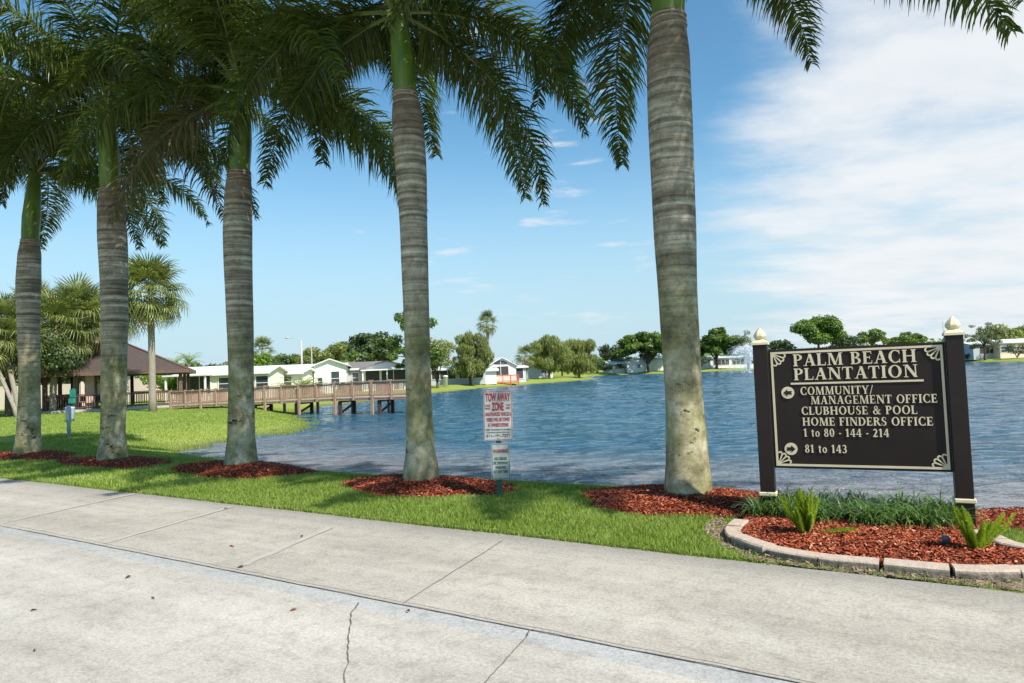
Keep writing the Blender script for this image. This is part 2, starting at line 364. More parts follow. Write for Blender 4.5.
tag(cm.build('road_crack', M['joint']), 'thin dark cracks in the concrete', None, None, 'structure')
# fallen leaves on the slab
lm = simple('dry_leaf', (.05,.03,.02), (.14,.06,.03), 9, .7)
lm2 = simple('dry_red_leaf', (.35,.10,.05), (.25,.08,.04), 9, .7)
for i, (px, py) in enumerate(((240,568),(128,578),(153,599),(34,611),(35,651),(293,611),(302,537),(232,547),(226,509),(408,612))):
    m = MB(); s = .022 if py > 590 else .03
    m.add([(-s,0,.004),(-s*.3,-s*.35,.012),(s*.5,-s*.3,.016),(s*1.1,0,.006),(s*.5,s*.3,.02),(-s*.3,s*.35,.014)], [(0,1,2,3),(0,3,4,5)])
    o = m.build('fallen_leaf', lm2 if i in (5, 2, 7) else lm); x, y = on(px, py); o.location = (x, y, .001); o.rotation_euler = (0, 0, i*1.3)
    tag(o, 'small dry reddish leaf lying on the concrete' if i in (5, 2, 7) else 'small dark dry leaf lying on the concrete', 'leaf', 'red leaves on the road' if i in (5,2,7) else 'dark leaves on the road')

# ------------------------------------------------------------------ royal palms
def mat_trunk():
    m, nt, b = newmat('royal_palm_bark'); v = coords(nt); sp = N(nt, 'ShaderNodeSeparateXYZ'); nt.links.new(v, sp.inputs[0]); z = sp.outputs[2]
    oi = N(nt, 'ShaderNodeObjectInfo'); off = N(nt, 'ShaderNodeCombineXYZ'); nt.links.new(math_(nt,'MULTIPLY',oi.outputs['Random'],30), off.inputs[2])
    va = N(nt, 'ShaderNodeVectorMath', operation='ADD'); nt.links.new(v, va.inputs[0]); nt.links.new(off.outputs[0], va.inputs[1]); vv = va.outputs[0]
    # leaf-scar rings, closer together towards the top
    wob = math_(nt, 'MULTIPLY', noise(nt, vv, 1.1, 2), .11)
    zz = math_(nt, 'ADD', math_(nt, 'ADD', z, wob), math_(nt, 'MULTIPLY', math_(nt, 'MULTIPLY', z, z), .05))
    ph = math_(nt, 'FRACT', math_(nt, 'MULTIPLY', zz, 7.0))
    groove = math_(nt, 'SMOOTH_MIN', math_(nt, 'MULTIPLY', ph, 5.0), 1.0)
    groove = math_(nt, 'MINIMUM', groove, math_(nt, 'MULTIPLY', math_(nt, 'SUBTRACT', 1.0, ph), 9.0), True)
    vis = N(nt, 'ShaderNodeMapRange'); nt.links.new(z, vis.inputs[0]); vis.inputs[1].default_value = .9; vis.inputs[2].default_value = 2.6; vis.inputs[3].default_value = .12; vis.inputs[4].default_value = .85
    st = N(nt, 'ShaderNodeMapping'); st.inputs['Scale'].default_value = (.45,.45,8); nt.links.new(vv, st.inputs[0])
    lich = noise(nt, st.outputs[0], 1.6, 5, .6); blot = noise(nt, vv, 2.6, 6, .65); fine = noise(nt, vv, 30, 4, .7)
    base = ramp(nt, blot, [(.32, (.10,.085,.05)), (.45, (.22,.195,.115)), (.55, (.34,.305,.20)), (.66, (.49,.455,.35))])
    base = mix(nt, math_(nt, 'MULTIPLY', ramp(nt, noise(nt, vv, 1.9, 5, .6), [(.45, (0,0,0)), (.62, (1,1,1))]), .5), base, (.21,.22,.08))
    up = N(nt, 'ShaderNodeMapRange', interpolation_type='SMOOTHSTEP'); nt.links.new(math_(nt, 'ADD', z, math_(nt, 'MULTIPLY', blot, .8)), up.inputs[0]); up.inputs[1].default_value = 2.0; up.inputs[2].default_value = 3.6
    ringed = ramp(nt, lich, [(.32, (.13,.105,.08)), (.45, (.23,.195,.15)), (.54, (.34,.30,.24)), (.66, (.52,.475,.40))])
    c = mix(nt, up.outputs[0], base, ringed)
    top = N(nt, 'ShaderNodeMapRange', interpolation_type='SMOOTHSTEP'); nt.links.new(z, top.inputs[0]); top.inputs[1].default_value = 4.4; top.inputs[2].default_value = 5.1
    c = mix(nt, math_(nt,'MULTIPLY',top.outputs[0],.85), c, ramp(nt, lich, [(.35, (.13,.085,.06)), (.7, (.24,.18,.14))]))
    dk = math_(nt, 'ADD', math_(nt, 'MULTIPLY', math_(nt, 'SUBTRACT', 1.0, vis.outputs[0]), 1.0), math_(nt, 'MULTIPLY', groove, vis.outputs[0]), True)
    g = ramp(nt, math_(nt, 'ADD', dk, math_(nt, 'MULTIPLY', math_(nt, 'SUBTRACT', lich, .5), 1.2), True), [(0, (.66,.63,.58)), (.6, (1,1,1)), (1, (1.10,1.10,1.08))])
    c = mix(nt, 1.0, c, g, 'MULTIPLY')
    c = mix(nt, .5, c, ramp(nt, fine, [(.3, (.6,.6,.6)), (.7, (1.25,1.25,1.2))]), 'MULTIPLY')
    c = mix(nt, .7, c, ramp(nt, noise(nt, vv, 8, 5, .7), [(.36, (.62,.62,.55)), (.5, (1,1,1)), (.62, (1.22,1.2,1.12))]), 'MULTIPLY')
    # dark scars near the foot
    st2 = N(nt, 'ShaderNodeMapping'); st2.inputs['Scale'].default_value = (1.6,1.6,3.5); nt.links.new(vv, st2.inputs[0])
    scar = ramp(nt, noise(nt, st2.outputs[0], 1.9, 5, .75), [(.585, (1,1,1)), (.625, (.13,.10,.07))]); low = N(nt, 'ShaderNodeMapRange'); nt.links.new(z, low.inputs[0]); low.inputs[1].default_value = 1.5; low.inputs[2].default_value = 1.1
    c = mix(nt, low.outputs[0], c, mix(nt, 1.0, c, scar, 'MULTIPLY'))
    nt.links.new(c, b.inputs['Base Color']); b.inputs['Roughness'].default_value = .85; b.inputs['Specular IOR Level'].default_value = .2
    bn = bump(nt, None, dk, .3, .015); bn = bump(nt, None, blot, .3, .03, bn); bump(nt, b, fine, .35, .01, bn)
    return m
M['trunk'] = mat_trunk()
def mat_shaft():
    m, nt, b = newmat('crownshaft'); v = coords(nt, (5,5,.7)); f = noise(nt, v, 1.6, 5)
    nt.links.new(ramp(nt, f, [(.3, (.05,.09,.012)), (.55, (.11,.17,.02)), (.78, (.22,.25,.05))]), b.inputs['Base Color'])
    b.inputs['Roughness'].default_value = .38; b.inputs['Specular IOR Level'].default_value = .4; bump(nt, b, f, .25, .02)
    return m
M['shaft'] = mat_shaft()
M['frond'] = leafmat('royal_palm_leaflets', (.024,.042,.009), (.135,.175,.03), .42, .42, .9)
M['frond_dry'] = leafmat('drying_leaflets', (.07,.06,.025), (.17,.14,.06), .25, .6, .9)
M['rachis'] = simple('leaf_stalk', (.14,.17,.04), (.08,.11,.03), 3, .5)
M['scar_ring'] = simple('pale_scar_ring', (.42,.37,.30), (.25,.20,.15), 14, .8)

def frond_mesh(name, L, rise, droop, seed, nl=150, ll=.82, planes=2):
    """plumose feather leaf: stalk leaves the shaft along +x, arches over and hangs"""
    rg = np.random.default_rng(seed)
    t = np.linspace(0, 1, 40); ang = rise-(rise+droop)*(t**1.15)
    ds = L/39; px = np.concatenate([[0], np.cumsum(np.cos(ang[:-1])*ds)]); pz = np.concatenate([[0], np.cumsum(np.sin(ang[:-1])*ds)])
    side = .18*rg.uniform(-1, 1)*t**2*L
    Pt = np.stack([px, side, pz], 1)
    m = MB(); m.tube([tuple(p) for p in Pt[::3]], [max(.004, .035*(1-.93*(i/13))) for i in range(len(Pt[::3]))], 5)
    Vs = []; Fs = []; base = 0
    tt = np.repeat(np.linspace(.13, .995, nl), 2*planes); sg = np.tile(np.array([1, -1]*planes), nl); pl = np.tile(np.repeat(np.arange(planes), 2), nl)
    tt = np.clip(tt+rg.normal(0, .004, len(tt)), 0, 1)
    kp = (rg.random(len(tt)) > .10)&(np.sin(tt*37+seed*3)+rg.normal(0,.5,len(tt)) < 1.25); tt, sg, pl = tt[kp], sg[kp], pl[kp]
    P0 = np.stack([np.interp(tt, t, Pt[:, k]) for k in range(3)], 1); an = np.interp(tt, t, ang)
    T = np.stack([np.cos(an), np.zeros_like(an), np.sin(an)], 1); U = np.stack([-np.sin(an), np.zeros_like(an), np.cos(an)], 1)
    Sd = np.zeros_like(T); Sd[:, 1] = sg
    elev = np.where(pl == 0, .45, -.35)+rg.normal(0, .28, len(tt))
    fwd = .55+rg.normal(0, .12, len(tt))
    D = Sd*np.cos(elev)[:, None]+U*np.sin(elev)[:, None]+T*fwd[:, None]; D /= np.linalg.norm(D, axis=1)[:, None]
    ln = ll*np.clip(np.sin(np.clip(tt*1.02, 0, 1)**.7*PI)**.55, .25, 1)*rg.uniform(.8, 1.12, len(tt))
    g = rg.uniform(.35, 1.45, len(tt))
    pts = [P0]; cur = P0.copy(); dcur = D.copy()
    nseg = 4
    for k in range(nseg):
        cur = cur+dcur*(ln/nseg)[:, None]; pts.append(cur.copy()); dcur = dcur+np.stack([np.zeros_like(g), np.zeros_like(g), -.55*g*(k+1)/2], 1); dcur /= np.linalg.norm(dcur, axis=1)[:, None]
    wds = [.5, 1, .9, .6, .08]; wv = .0145
    A = np.cross(D, T); A /= np.linalg.norm(A, axis=1)[:, None]; Wd = np.cross(D, A)+A*rg.normal(0, .5, len(tt))[:, None]; Wd /= np.linalg.norm(Wd, axis=1)[:, None]
    rows = []
    for p, wd in zip(pts, wds): rows += [p-Wd*wv*wd, p+Wd*wv*wd]
    VV = np.stack(rows, 1).reshape(-1, 3); nb = len(tt); k = 2*(nseg+1); ix = np.arange(nb)[:, None]*k
    FF = np.concatenate([np.stack([ix[:, 0]+2*j, ix[:, 0]+2*j+1, ix[:, 0]+2*j+3, ix[:, 0]+2*j+2], 1) for j in range(nseg)])
    me = bpy.data.meshes.new(name)
    nv = len(m.v); allf = list(m.f)+[tuple(int(a)+nv for a in f) for f in FF]
    me.from_pydata(m.v+[tuple(map(float, v)) for v in VV], [], allf); me.update()
    mi = np.zeros(len(allf), np.int32); mi[:len(m.f)] = 1; me.polygons.foreach_set('material_index', mi)
    return me
def frond_set(mats, L=4.35):
    out = []
    for i, (ri, dr) in enumerate(((1.25,.25),(1.0,.6),(.75,.95),(.5,1.15),(.25,1.3),(0.0,1.42),(.62,1.3),(-.25,1.5))):
        me = frond_mesh('frond', L*(.92 if i in (0,) else 1), ri, dr, 40+i)
        me.materials.append(mats[0]); me.materials.append(mats[1]); out.append(me)
    return out
FR = frond_set((M['frond'], M['rachis']))
FRD = []
for i, (ri, dr) in enumerate(((-.3, 1.5), (-.1, 1.45))):
    me = frond_mesh('frond', 3.4, ri, dr, 80+i, nl=80); me.materials.append(M['frond_dry']); me.materials.append(M['rachis']); FRD.append(me)

def royal_palm(base, cap, prof, shaft_h, lean, label, seed, nf=17, extra=(), dry=0):
    rd = random.Random(seed); h = prof[-1][1]
    root = empty('royal_palm', (*base, max(.06, gz(*base)+.05)), 0, label, 'palm tree', 'row of royal palms along the lake bank')
    ks = []; zs = np.linspace(0, h, 60); pr = np.array(prof)
    def ax(z): return Vector((lean[0]*z+.05*math.sin(z*.7+seed), lean[1]*z+.04*math.sin(z*.9), z))
    o0 = ax(0); f0 = lambda z: ax(z)-o0
    # smooth radius by cosine interpolation
    def rr(z):
        for (r0, z0), (r1, z1) in zip(prof, prof[1:]):
            if z <= z1: t = (z-z0)/(z1-z0); t = t*t*(3-2*t); return r0+(r1-r0)*t
        return prof[-1][0]
    m = MB(); vs = []; fs = []; n = 28
    for z in zs:
        r_ = rr(z); c = f0(z)
        for k in range(n):
            a = 2*PI*k/n; rad_ = r_*(1+.02*math.sin(3*a+z*2+seed)+(.05*math.sin(5*a+seed)+.03*math.sin(9*a))*max(0, 1-z/.5))
            vs.append((c.x+rad_*math.cos(a), c.y+rad_*math.sin(a), z-(.15 if z == 0 else 0)))
    for i in range(len(zs)-1):
        for k in range(n): fs.append((i*n+k, i*n+(k+1)%n, (i+1)*n+(k+1)%n, (i+1)*n+k))
    m.add(vs, fs); m.build('trunk', M['trunk'], root, True)
    rt = prof[-1][0]
    m = MB(); vs = []
    sp_ = [(0, rt*.93), (.1, rt*.97), (.3, rt*1.0), (.55, rt*.86), (.8, rt*.66), (1, rt*.42)]
    n = 20
    for t, r_ in sp_:
        c = f0(h+t*shaft_h)
        vs += [(c.x+r_*math.cos(2*PI*k/n), c.y+r_*math.sin(2*PI*k/n), c.z-(.03 if t == 0 else 0)) for k in range(n)]
    m.add(vs, [(i*n+k, i*n+(k+1)%n, (i+1)*n+(k+1)%n, (i+1)*n+k) for i in range(len(sp_)-1) for k in range(n)])
    m.build('crownshaft', M['shaft'], root, True)
    m = MB()
    for dz in (-.16, -.09, -.02):
        c = f0(h+dz); pts = [(c.x+rr(min(h, h+dz))*1.012*math.cos(a), c.y+rr(min(h,h+dz))*1.012*math.sin(a), c.z+.015*math.sin(a+dz*30)) for a in np.linspace(0, 2*PI, 25)]
        m.tube(pts, .009, 5, False)
    m.build('leaf_scar_ring', M['scar_ring'], root, True)
    top = f0(h+shaft_h*.93)
    m = MB(); m.tube([top, top+Vector((.02,.02,.7)), top+Vector((.05,.03,1.9))], [.05,.035,.006], 6); m.build('spear_leaf', M['rachis'], root, True)
    for i in range(nf):
        a = i*2.39996+seed*1.1; lev = i/(nf-1)                # 0 = youngest
        k = min(cap, int(lev*(cap+.2)+rd.uniform(-.3, .7)));
        if seed in (8, 11) and k >= 2 and 180 < math.degrees(a) % 360 < 285: k = 1
        if i >= nf-dry: mesh = FRD[i % 2]
        else: mesh = FR[(0,1,2,6,3,4,5)[max(0, k)]]
        o = bpy.data.objects.new('frond', mesh); COL.objects.link(o); o.parent = root
        s = rd.uniform(.92, 1.08); o.scale = (s, s*(1 if rd.random() < .5 else -1), s)
        o.location = top+Vector((math.cos(a)*.05, math.sin(a)*.05, .12-.28*lev)); o.rotation_euler = (0, rd.uniform(-.07, .07), a)
    for (az, idx, s) in extra:
        o = bpy.data.objects.new('frond', FR[idx]); COL.objects.link(o); o.parent = root; o.scale = (s, s, s)
        o.location = top+Vector((0,0,-.1)); o.rotation_euler = (0, 0, R(az))
    return root
def sc_(p, kr=1.0, kh=.95): return [(r_*kr, z*kh) for r_, z in p]
PALMS = [ # base px, profile (radius, height), crownshaft, lean, label
 ((28,452), [(.37,0),(.33,.25),(.30,.7),(.27,1.8),(.29,3.2),(.32,4.3),(.30,4.9),(.24,5.35)], 1.75, (.040,.0), 'royal palm furthest from the sign, leftmost, grey trunk with short green shaft'),
 ((112,458), [(.36,0),(.32,.25),(.28,.6),(.29,1.8),(.31,3.4),(.335,4.8),(.31,5.5),(.25,5.9)], 1.75, (.0,0), 'royal palm second from the left, thick dark grey trunk in front of the gazebo'),
 ((241,465), [(.345,0),(.30,.2),(.265,.6),(.245,1.6),(.265,3.0),(.285,4.4),(.27,5.0),(.23,5.5)], 1.65, (.036,0), 'royal palm in the middle of the row, ringed trunk before the boardwalk'),
 ((422,480), [(.29,0),(.26,.15),(.215,.5),(.19,1.2),(.19,2.2),(.205,3.6),(.235,4.8),(.235,5.3),(.185,5.75)], 1.35, (-.024,0), 'slender leaning royal palm just left of the tow away sign'),
 ((688,493), [(.31,0),(.28,.15),(.255,.5),(.225,1.2),(.235,2.2),(.262,3.4),(.272,4.6),(.265,5.2),(.215,5.8)], 1.25, (.024,0), 'royal palm nearest the brown sign, tall trunk between both signs')]
pbase = []
EXTRA = [[(185,5,.85),(-10,5,.85),(60,4,.8)],[(15,5,.9),(170,4,.9),(-20,5,.8)],[(20,5,1.0),(-12,5,.9),(190,4,.9),(160,5,.8)],[(25,7,.85),(-5,5,.8),(50,5,.9),(165,4,.95),(150,5,.85)],[(0,4,.98),(35,3,.85),(100,4,1.0),(170,3,.9),(112,3,.9)]]
for i, (px, prof, sh, lean, lab) in enumerate(PALMS):
    b_ = on(*px, .10); pbase.append(b_); prof = sc_(prof, (.80,.82,.86,.93,.92)[i]); sh = sh*(1.05,1.05,1.0,1.0,1.0)[i]
    royal_palm(b_, (4,4,4,4,2)[i], prof, sh, lean, lab, i*3+2, nf=(17,17,17,16,13)[i], dry=(0, 1, 1, 0, 0)[i], extra=EXTRA[i])
p6 = (5.6, 6.1); pbase.append(p6)
royal_palm(p6, 2, PALMS[4][1], 1.3, (0,0), 'royal palm beyond the right end of the sign bed', 29, nf=17)

# ------------------------------------------------------------------ mulch beds
M['mulch'] = simple('red_mulch', (.23,.045,.022), (.08,.018,.012), 26, .95, .8, 60, .15)
def mat_chips():
    m, nt, b = newmat('mulch_chips'); geo = N(nt, 'ShaderNodeNewGeometry')
    nt.links.new(ramp(nt, geo.outputs['Random Per Island'], [(0, (.07,.018,.012)), (.4, (.28,.055,.024)), (.75, (.44,.10,.04)), (.93, (.48,.17,.09)), (1, (.55,.32,.2))]), b.inputs['Base Color'])
    b.inputs['Roughness'].default_value = .8; b.inputs['Specular IOR Level'].default_value = .2; return m
M['chips'] = mat_chips()
def chips(P, Zs, rg, smin=.014, smax=.046):
    n = len(P); a = rg.uniform(0, 2*PI, n); l = rg.uniform(smin, smax, n)/2; wd = rg.uniform(.005, .011, n)/2*1.4; tl = rg.normal(0, .35, n)
    d = np.stack([np.cos(a)*np.cos(tl), np.sin(a)*np.cos(tl), np.sin(tl)], 1)*l[:, None]; s_ = np.stack([-np.sin(a), np.cos(a), rg.normal(0, .3, n)], 1)*wd[:, None]
    c = np.stack([P[:, 0], P[:, 1], Zs+rg.uniform(.004, .022, n)], 1)
    V = np.stack([c-d-s_, c+d-s_, c+d+s_, c-d+s_], 1).reshape(-1, 3); return V, np.arange(4*n).reshape(-1, 4)
def mound_fn(c, a, b_, h, ang=UANG, k=0):
    ca, sa = math.cos(ang), math.sin(ang)
    def f(P):
        dx = P[:, 0]-c[0]; dy = P[:, 1]-c[1]; u = (dx*ca+dy*sa)/a; v = (-dx*sa+dy*ca)/b_
        th_ = np.arctan2(v, u); e = 1+.08*np.sin(3*th_+k)+.05*np.sin(5*th_+2*k)+.03*np.sin(11*th_+k)
        return np.hypot(u, v)/e
    return f
MOUNDS = []
def mulch_bed(c, a, b_, h, label, k, nchip=2600):
    rg = np.random.default_rng(100+k); f = mound_fn(c, a, b_, h, UANG, k); ca, sa = math.cos(UANG), math.sin(UANG)
    vs = []; fs = []; nr, na = 14, 64
    for i in range(nr+1):
        for j in range(na):
            th_ = 2*PI*j/na; e = 1+.08*math.sin(3*th_+k)+.05*math.sin(5*th_+2*k)+.03*math.sin(11*th_+k); r_ = i/nr*e
            u, v = r_*a*math.cos(th_), r_*b_*math.sin(th_); vs.append((c[0]+u*ca-v*sa, c[1]+u*sa+v*ca))
    P = np.array(vs); hh = lambda P: ground_z(P)+h*np.clip(1-f(P)**2, -.3, 1)**1.0*1.0+.012
    Z = hh(P); Vv = np.column_stack([P, Z])
    Fm = [(i*na+j, (i+1)*na+j, (i+1)*na+(j+1)%na, i*na+(j+1)%na) for i in range(nr) for j in range(na)]
    me = np_mesh('mulch_bed', Vv, np.array(Fm), True); me.materials.append(M['mulch'])
    o = bpy.data.objects.new('mulch_bed', me); COL.objects.link(o); tag(o, label, 'mulch bed', 'red mulch beds round the royal palms', 'stuff')
    u = rg.uniform(-1.15, 1.15, nchip*2)*a; v = rg.uniform(-1.15, 1.15, nchip*2)*b_; Q = np.stack([c[0]+u*ca-v*sa, c[1]+u*sa+v*ca], 1)
    Q = Q[f(Q) < 1.04+rg.exponential(.03, len(Q))*(rg.random(len(Q)) < .3)]
    V2, F2 = chips(Q, hh(Q), rg); me2 = np_mesh('chips', V2, F2); link('chips', me2, M['chips'], o)
    MOUNDS.append(f)
labs = ['red mulch at the foot of the leftmost royal palm','red mulch at the foot of the palm before the gazebo','red mulch mound round the palm before the boardwalk','red mulch mound by the post of the tow away sign','sunlit red mulch mound left of the brown sign','shaded red mulch right of the brown sign']
dims = [(1.8,.7,.09),(1.8,.66,.09),(1.75,.75,.13),(1.4,.7,.12),(1.32,.78,.12),(1.5,.9,.10)]
for i, (b_, (a, c, h)) in enumerate(zip(pbase, dims)): mulch_bed((b_[0]-.0, b_[1]), a, c, h, labs[i], i, [3500,3500,6000,7500,11000,6000][i])
# ------------------------------------------------------------------ serif lettering drawn as raised solid strokes
ST, TH, SF, EX = .185, .075, .055, .07
def rect(x0, y0, x1, y1): return [(x0,y0),(x1,y0),(x1,y1),(x0,y1)]
def stem(x, w=ST, y0=0, y1=1, lo=1, hi=1):
    o = [rect(x, y0, x+w, y1)]
    if lo: o.append(rect(x-EX, y0, x+w+EX, y0+SF)); o.append([(x-EX*.45,y0+SF),(x+w+EX*.45,y0+SF),(x+w,y0+SF+.05),(x,y0+SF+.05)])
    if hi: o.append(rect(x-EX, y1-SF, x+w+EX, y1)); o.append([(x,y1-SF-.05),(x+w,y1-SF-.05),(x+w+EX*.45,y1-SF),(x-EX*.45,y1-SF)])
    return o
def diag(x0, x1, w, y0=0, y1=1): return [[(x0,y0),(x0+w,y0),(x1+w,y1),(x1,y1)]]
def arc(cx, cy, rx, ry, wx, wy, a0, a1, n=22):
    o = []; ts = [R(a0+(a1-a0)*i/n) for i in range(n+1)]
    for t0, t1 in zip(ts, ts[1:]):
        q = lambda t, s: (cx+(rx-s*wx)*math.cos(t), cy+(ry-s*wy)*math.sin(t))
        o.append([q(t0,1), q(t0,0), q(t1,0), q(t1,1)])
    return o
def sf(x, y, w=.1, up=1): return [rect(x, y, x+w, y+SF)]
def ser(x0, x1, y): return [rect(x0, y, x1, y+SF)]
W_ = TH
G_ = {
'P': (.66, lambda: stem(.07)+arc(.30,.73,.34,.27,ST*.95,W_,-90,90)+[rect(.2,.46,.31,.46+W_),rect(.2,1-W_,.31,1)]),
'R': (.78, lambda: stem(.07)+arc(.30,.745,.33,.255,ST*.95,W_,-90,90)+[rect(.2,.49,.31,.49+W_),rect(.2,1-W_,.31,1)]+diag(.60,.30,ST*1.05,0,.5)+ser(.56,.88,0)),
'B': (.72, lambda: stem(.07)+arc(.32,.755,.29,.245,ST*.9,W_,-90,90)+arc(.32,.27,.36,.27,ST*.95,W_,-90,90)+[rect(.2,.49,.33,.49+W_),rect(.2,1-W_,.33,1),rect(.2,0,.33,W_)]),
'D': (.84, lambda: stem(.07)+arc(.32,.5,.48,.5,ST,W_,-90,90)+[rect(.2,0,.33,W_),rect(.2,1-W_,.33,1)]),
'L': (.64, lambda: stem(.07)+[rect(.2,0,.60,W_),[(.54,0),(.60,0),(.63,.27),(.59,.27)]]),
'E': (.66, lambda: stem(.07)+[rect(.2,0,.60,W_),[(.54,0),(.60,0),(.63,.26),(.59,.26)],rect(.2,1-W_,.58,1),[(.55,.77),(.59,.77),(.58,1),(.52,1)],rect(.2,.47,.48,.47+W_),rect(.44,.38,.485,.63)]),
'F': (.63, lambda: stem(.07)+[rect(.2,1-W_,.58,1),[(.55,.75),(.59,.75),(.58,1),(.52,1)],rect(.2,.47,.46,.47+W_),rect(.42,.38,.465,.63)]),
'H': (.90, lambda: stem(.07)+stem(.62)+[rect(.2,.47,.66,.47+W_)]),
'I': (.36, lambda: stem(.08)),
'T': (.74, lambda: stem(.27,hi=0)+[rect(.02,1-W_,.70,1),[(.0,.74),(.04,.74),(.10,1),(.02,1)],[(.68,.74),(.72,.74),(.70,1),(.62,1)]]),
'N': (.90, lambda: [rect(.12,0,.12+TH,1)]+ser(.02,.30,0)+ser(.0,.22,1-SF)+diag(.66,.10,ST*1.15)+[rect(.72,0,.72+TH,1)]+ser(.62,.88,1-SF)),
'M': (1.08, lambda: [[(.10,0),(.10+TH,0),(.20,1),(.13,1)]]+ser(0,.26,0)+ser(.03,.24,1-SF)+diag(.46,.14,ST*.95)+diag(.50,.82,TH*.9)+[[(.80,0),(.80+ST,0),(.96,1),(.80,1)]]+ser(.72,1.06,0)+ser(.80,1.04,1-SF)),
'A': (.84, lambda: diag(.08,.40,TH)+diag(.58,.34,ST*1.05)+[rect(.2,.30,.64,.30+W_*.9)]+ser(-.01,.24,0)+ser(.50,.84,0)),
'C': (.80, lambda: arc(.45,.5,.42,.52,ST,W_,52,308)+[[(.66,.80),(.71,.66),(.73,.66),(.73,1.0),(.69,1.0)],[(.66,.20),(.71,.30),(.75,.30),(.75,.0),(.69,.02)]]),
'G': (.88, lambda: arc(.45,.5,.42,.52,ST,W_,52,300)+[[(.66,.80),(.71,.66),(.73,.66),(.73,1.0),(.69,1.0)],rect(.58,.06,.76,.42),rect(.50,.42-SF,.84,.42)]),
'O': (.90, lambda: arc(.45,.5,.42,.52,ST,W_,0,360,36)),
'U': (.86, lambda: stem(.08,lo=0,y0=.3)+[rect(.68,.3,.68+TH,1)]+ser(.6,.84,1-SF)+arc(.4175,.33,.3375,.35,ST*.8,W_*1.3,180,360)),
'Y': (.80, lambda: stem(.30,hi=0,y1=.45)+[[(.30,.40),(.485,.45),(.20,1),(.03,1)],[(.40,.42),(.485,.42),(.73,1),(.65,1)]]+ser(-.02,.30,1-SF)+ser(.56,.82,1-SF)),
'S': (.60, lambda: arc(.30,.735,.245,.285,ST*.85,W_,60,235)+arc(.30,.265,.255,.285,ST*.85,W_,-125,62)+[[(.10,.62),(.22,.70),(.50,.38),(.40,.30)]]+[rect(.46,.70,.50,.98),rect(.06,.02,.10,.32)]),
'K': (.84, lambda: stem(.07)+diag(.26,.62,TH*1.1,.42,1)+diag(.62,.30,ST,0,.62)+ser(.54,.88,0)+ser(.52,.80,1-SF)),
'/': (.42, lambda: diag(.0,.32,TH*1.1,-.1,1.05)),
'-': (.34, lambda: [rect(.04,.34,.30,.34+.11)]),
'&': (.92, lambda: arc(.38,.76,.20,.25,ST*.6,W_,0,360)+arc(.33,.26,.29,.28,ST*.9,W_,70,330)+diag(.62,.20,ST,0,.66)+diag(.52,.70,TH,.10,.52)+ser(.58,.86,.49)+ser(.66,.88,0)),
'o': (.60, lambda: arc(.29,.33,.27,.35,ST*.85,W_,0,360,28)),
't': (.42, lambda: [rect(.10,.14,.10+ST*.85,.88),rect(.0,.62,.36,.69)]+arc(.26,.16,.16,.18,ST*.8,W_,180,300)),
'1': (.50, lambda: stem(.16,hi=0)+[[(.02,.84),(.06,.79),(.2,.86),(.2,1)]]),
'0': (.66, lambda: arc(.32,.5,.29,.52,ST*.95,W_,0,360,32)),
'2': (.62, lambda: arc(.28,.72,.25,.29,ST*.9,W_,-20,160)+[[(.02,.0),(.2,.0),(.53,.62),(.36,.66)],rect(.02,0,.56,.12),rect(.52,.0,.56,.22)]),
'3': (.60, lambda: arc(.26,.755,.25,.265,ST*.85,W_,-80,150)+arc(.25,.265,.29,.285,ST*.95,W_,-150,88)+[rect(.18,.49,.3,.55)]),
'4': (.66, lambda: [rect(.34,0,.34+ST*.95,1),rect(.0,.25,.62,.25+.10),[(.0,.30),(.09,.30),(.40,.95),(.34,1)]]+ser(.28,.58,0)),
'8': (.62, lambda: arc(.30,.76,.23,.26,ST*.8,W_,0,360)+arc(.30,.26,.27,.28,ST*.9,W_,0,360)),
' ': (.34, lambda: []),
}
def text_polys(txt, gap=.075):
    out = []; x = 0
    for ch in txt:
        adv, f = G_[ch]; out += [[(x+a, b) for a, b in p] for p in f()]; x += adv+gap
    return out, x-gap
# the sign: frame with x along the board (left to right), -y towards the road, z up
SL = Vector((*on(770,519), 0)); SRp = Vector((*on(966.5,530), 0)); sv = SRp-SL; SW = sv.length; SANG = math.atan2(sv.y, sv.x)
print('sign', SL, SRp, SW, math.degrees(SANG))
M['brown'] = simple('brown_sign_paint', (.021,.012,.011), (.014,.009,.008), 5, .45, spec=.3)
M['board'] = simple('brown_sign_board', (.022,.0135,.013), (.015,.0095,.009), 2, .5, spec=.25)
M['cream'] = simple('cream_sign_paint', (.68,.60,.42), (.58,.50,.34), 4, .5)
M['cream_post'] = simple('cream_post_cap', (.74,.64,.44), (.64,.54,.36), 8, .5)
sign = empty('directory_sign', SL, SANG, 'large brown community sign with raised cream letters on two posts', 'sign')
PW = .135; PZ = 1.71
for k, x in enumerate((0, SW)):
    m = MB(); m.box(x-PW/2, x+PW/2, -PW/2, PW/2, -.2, PZ); p = m.build('post', M['brown'], sign, bevel=.006)
    m = MB(); hw = PW/2
    m.lathe([(hw*1.16,PZ-.0),(hw*1.16,PZ+.022),(hw*1.02,PZ+.028),(hw*.92,PZ+.038),(hw*.62,PZ+.048),(hw*.55,PZ+.056),(hw*.62,PZ+.062)], 4, (x,0,0), True)
    m.lathe([(hw*.60,PZ+.060),(hw*.84,PZ+.070),(hw*.94,PZ+.085),(hw*.88,PZ+.102),(hw*.62,PZ+.130),(hw*.34,PZ+.152),(hw*.1,PZ+.168),(.002,PZ+.174)], 8, (x,0,0))
    m.build('finial', M['cream_post'], p)
    m = MB(); cz = .245 if k else .235
    m.box(x-PW/2-.014, x+PW/2+.014, -PW/2-.014, PW/2+.014, cz, cz+.038); m.build('collar', M['cream_post'], p, bevel=.008)
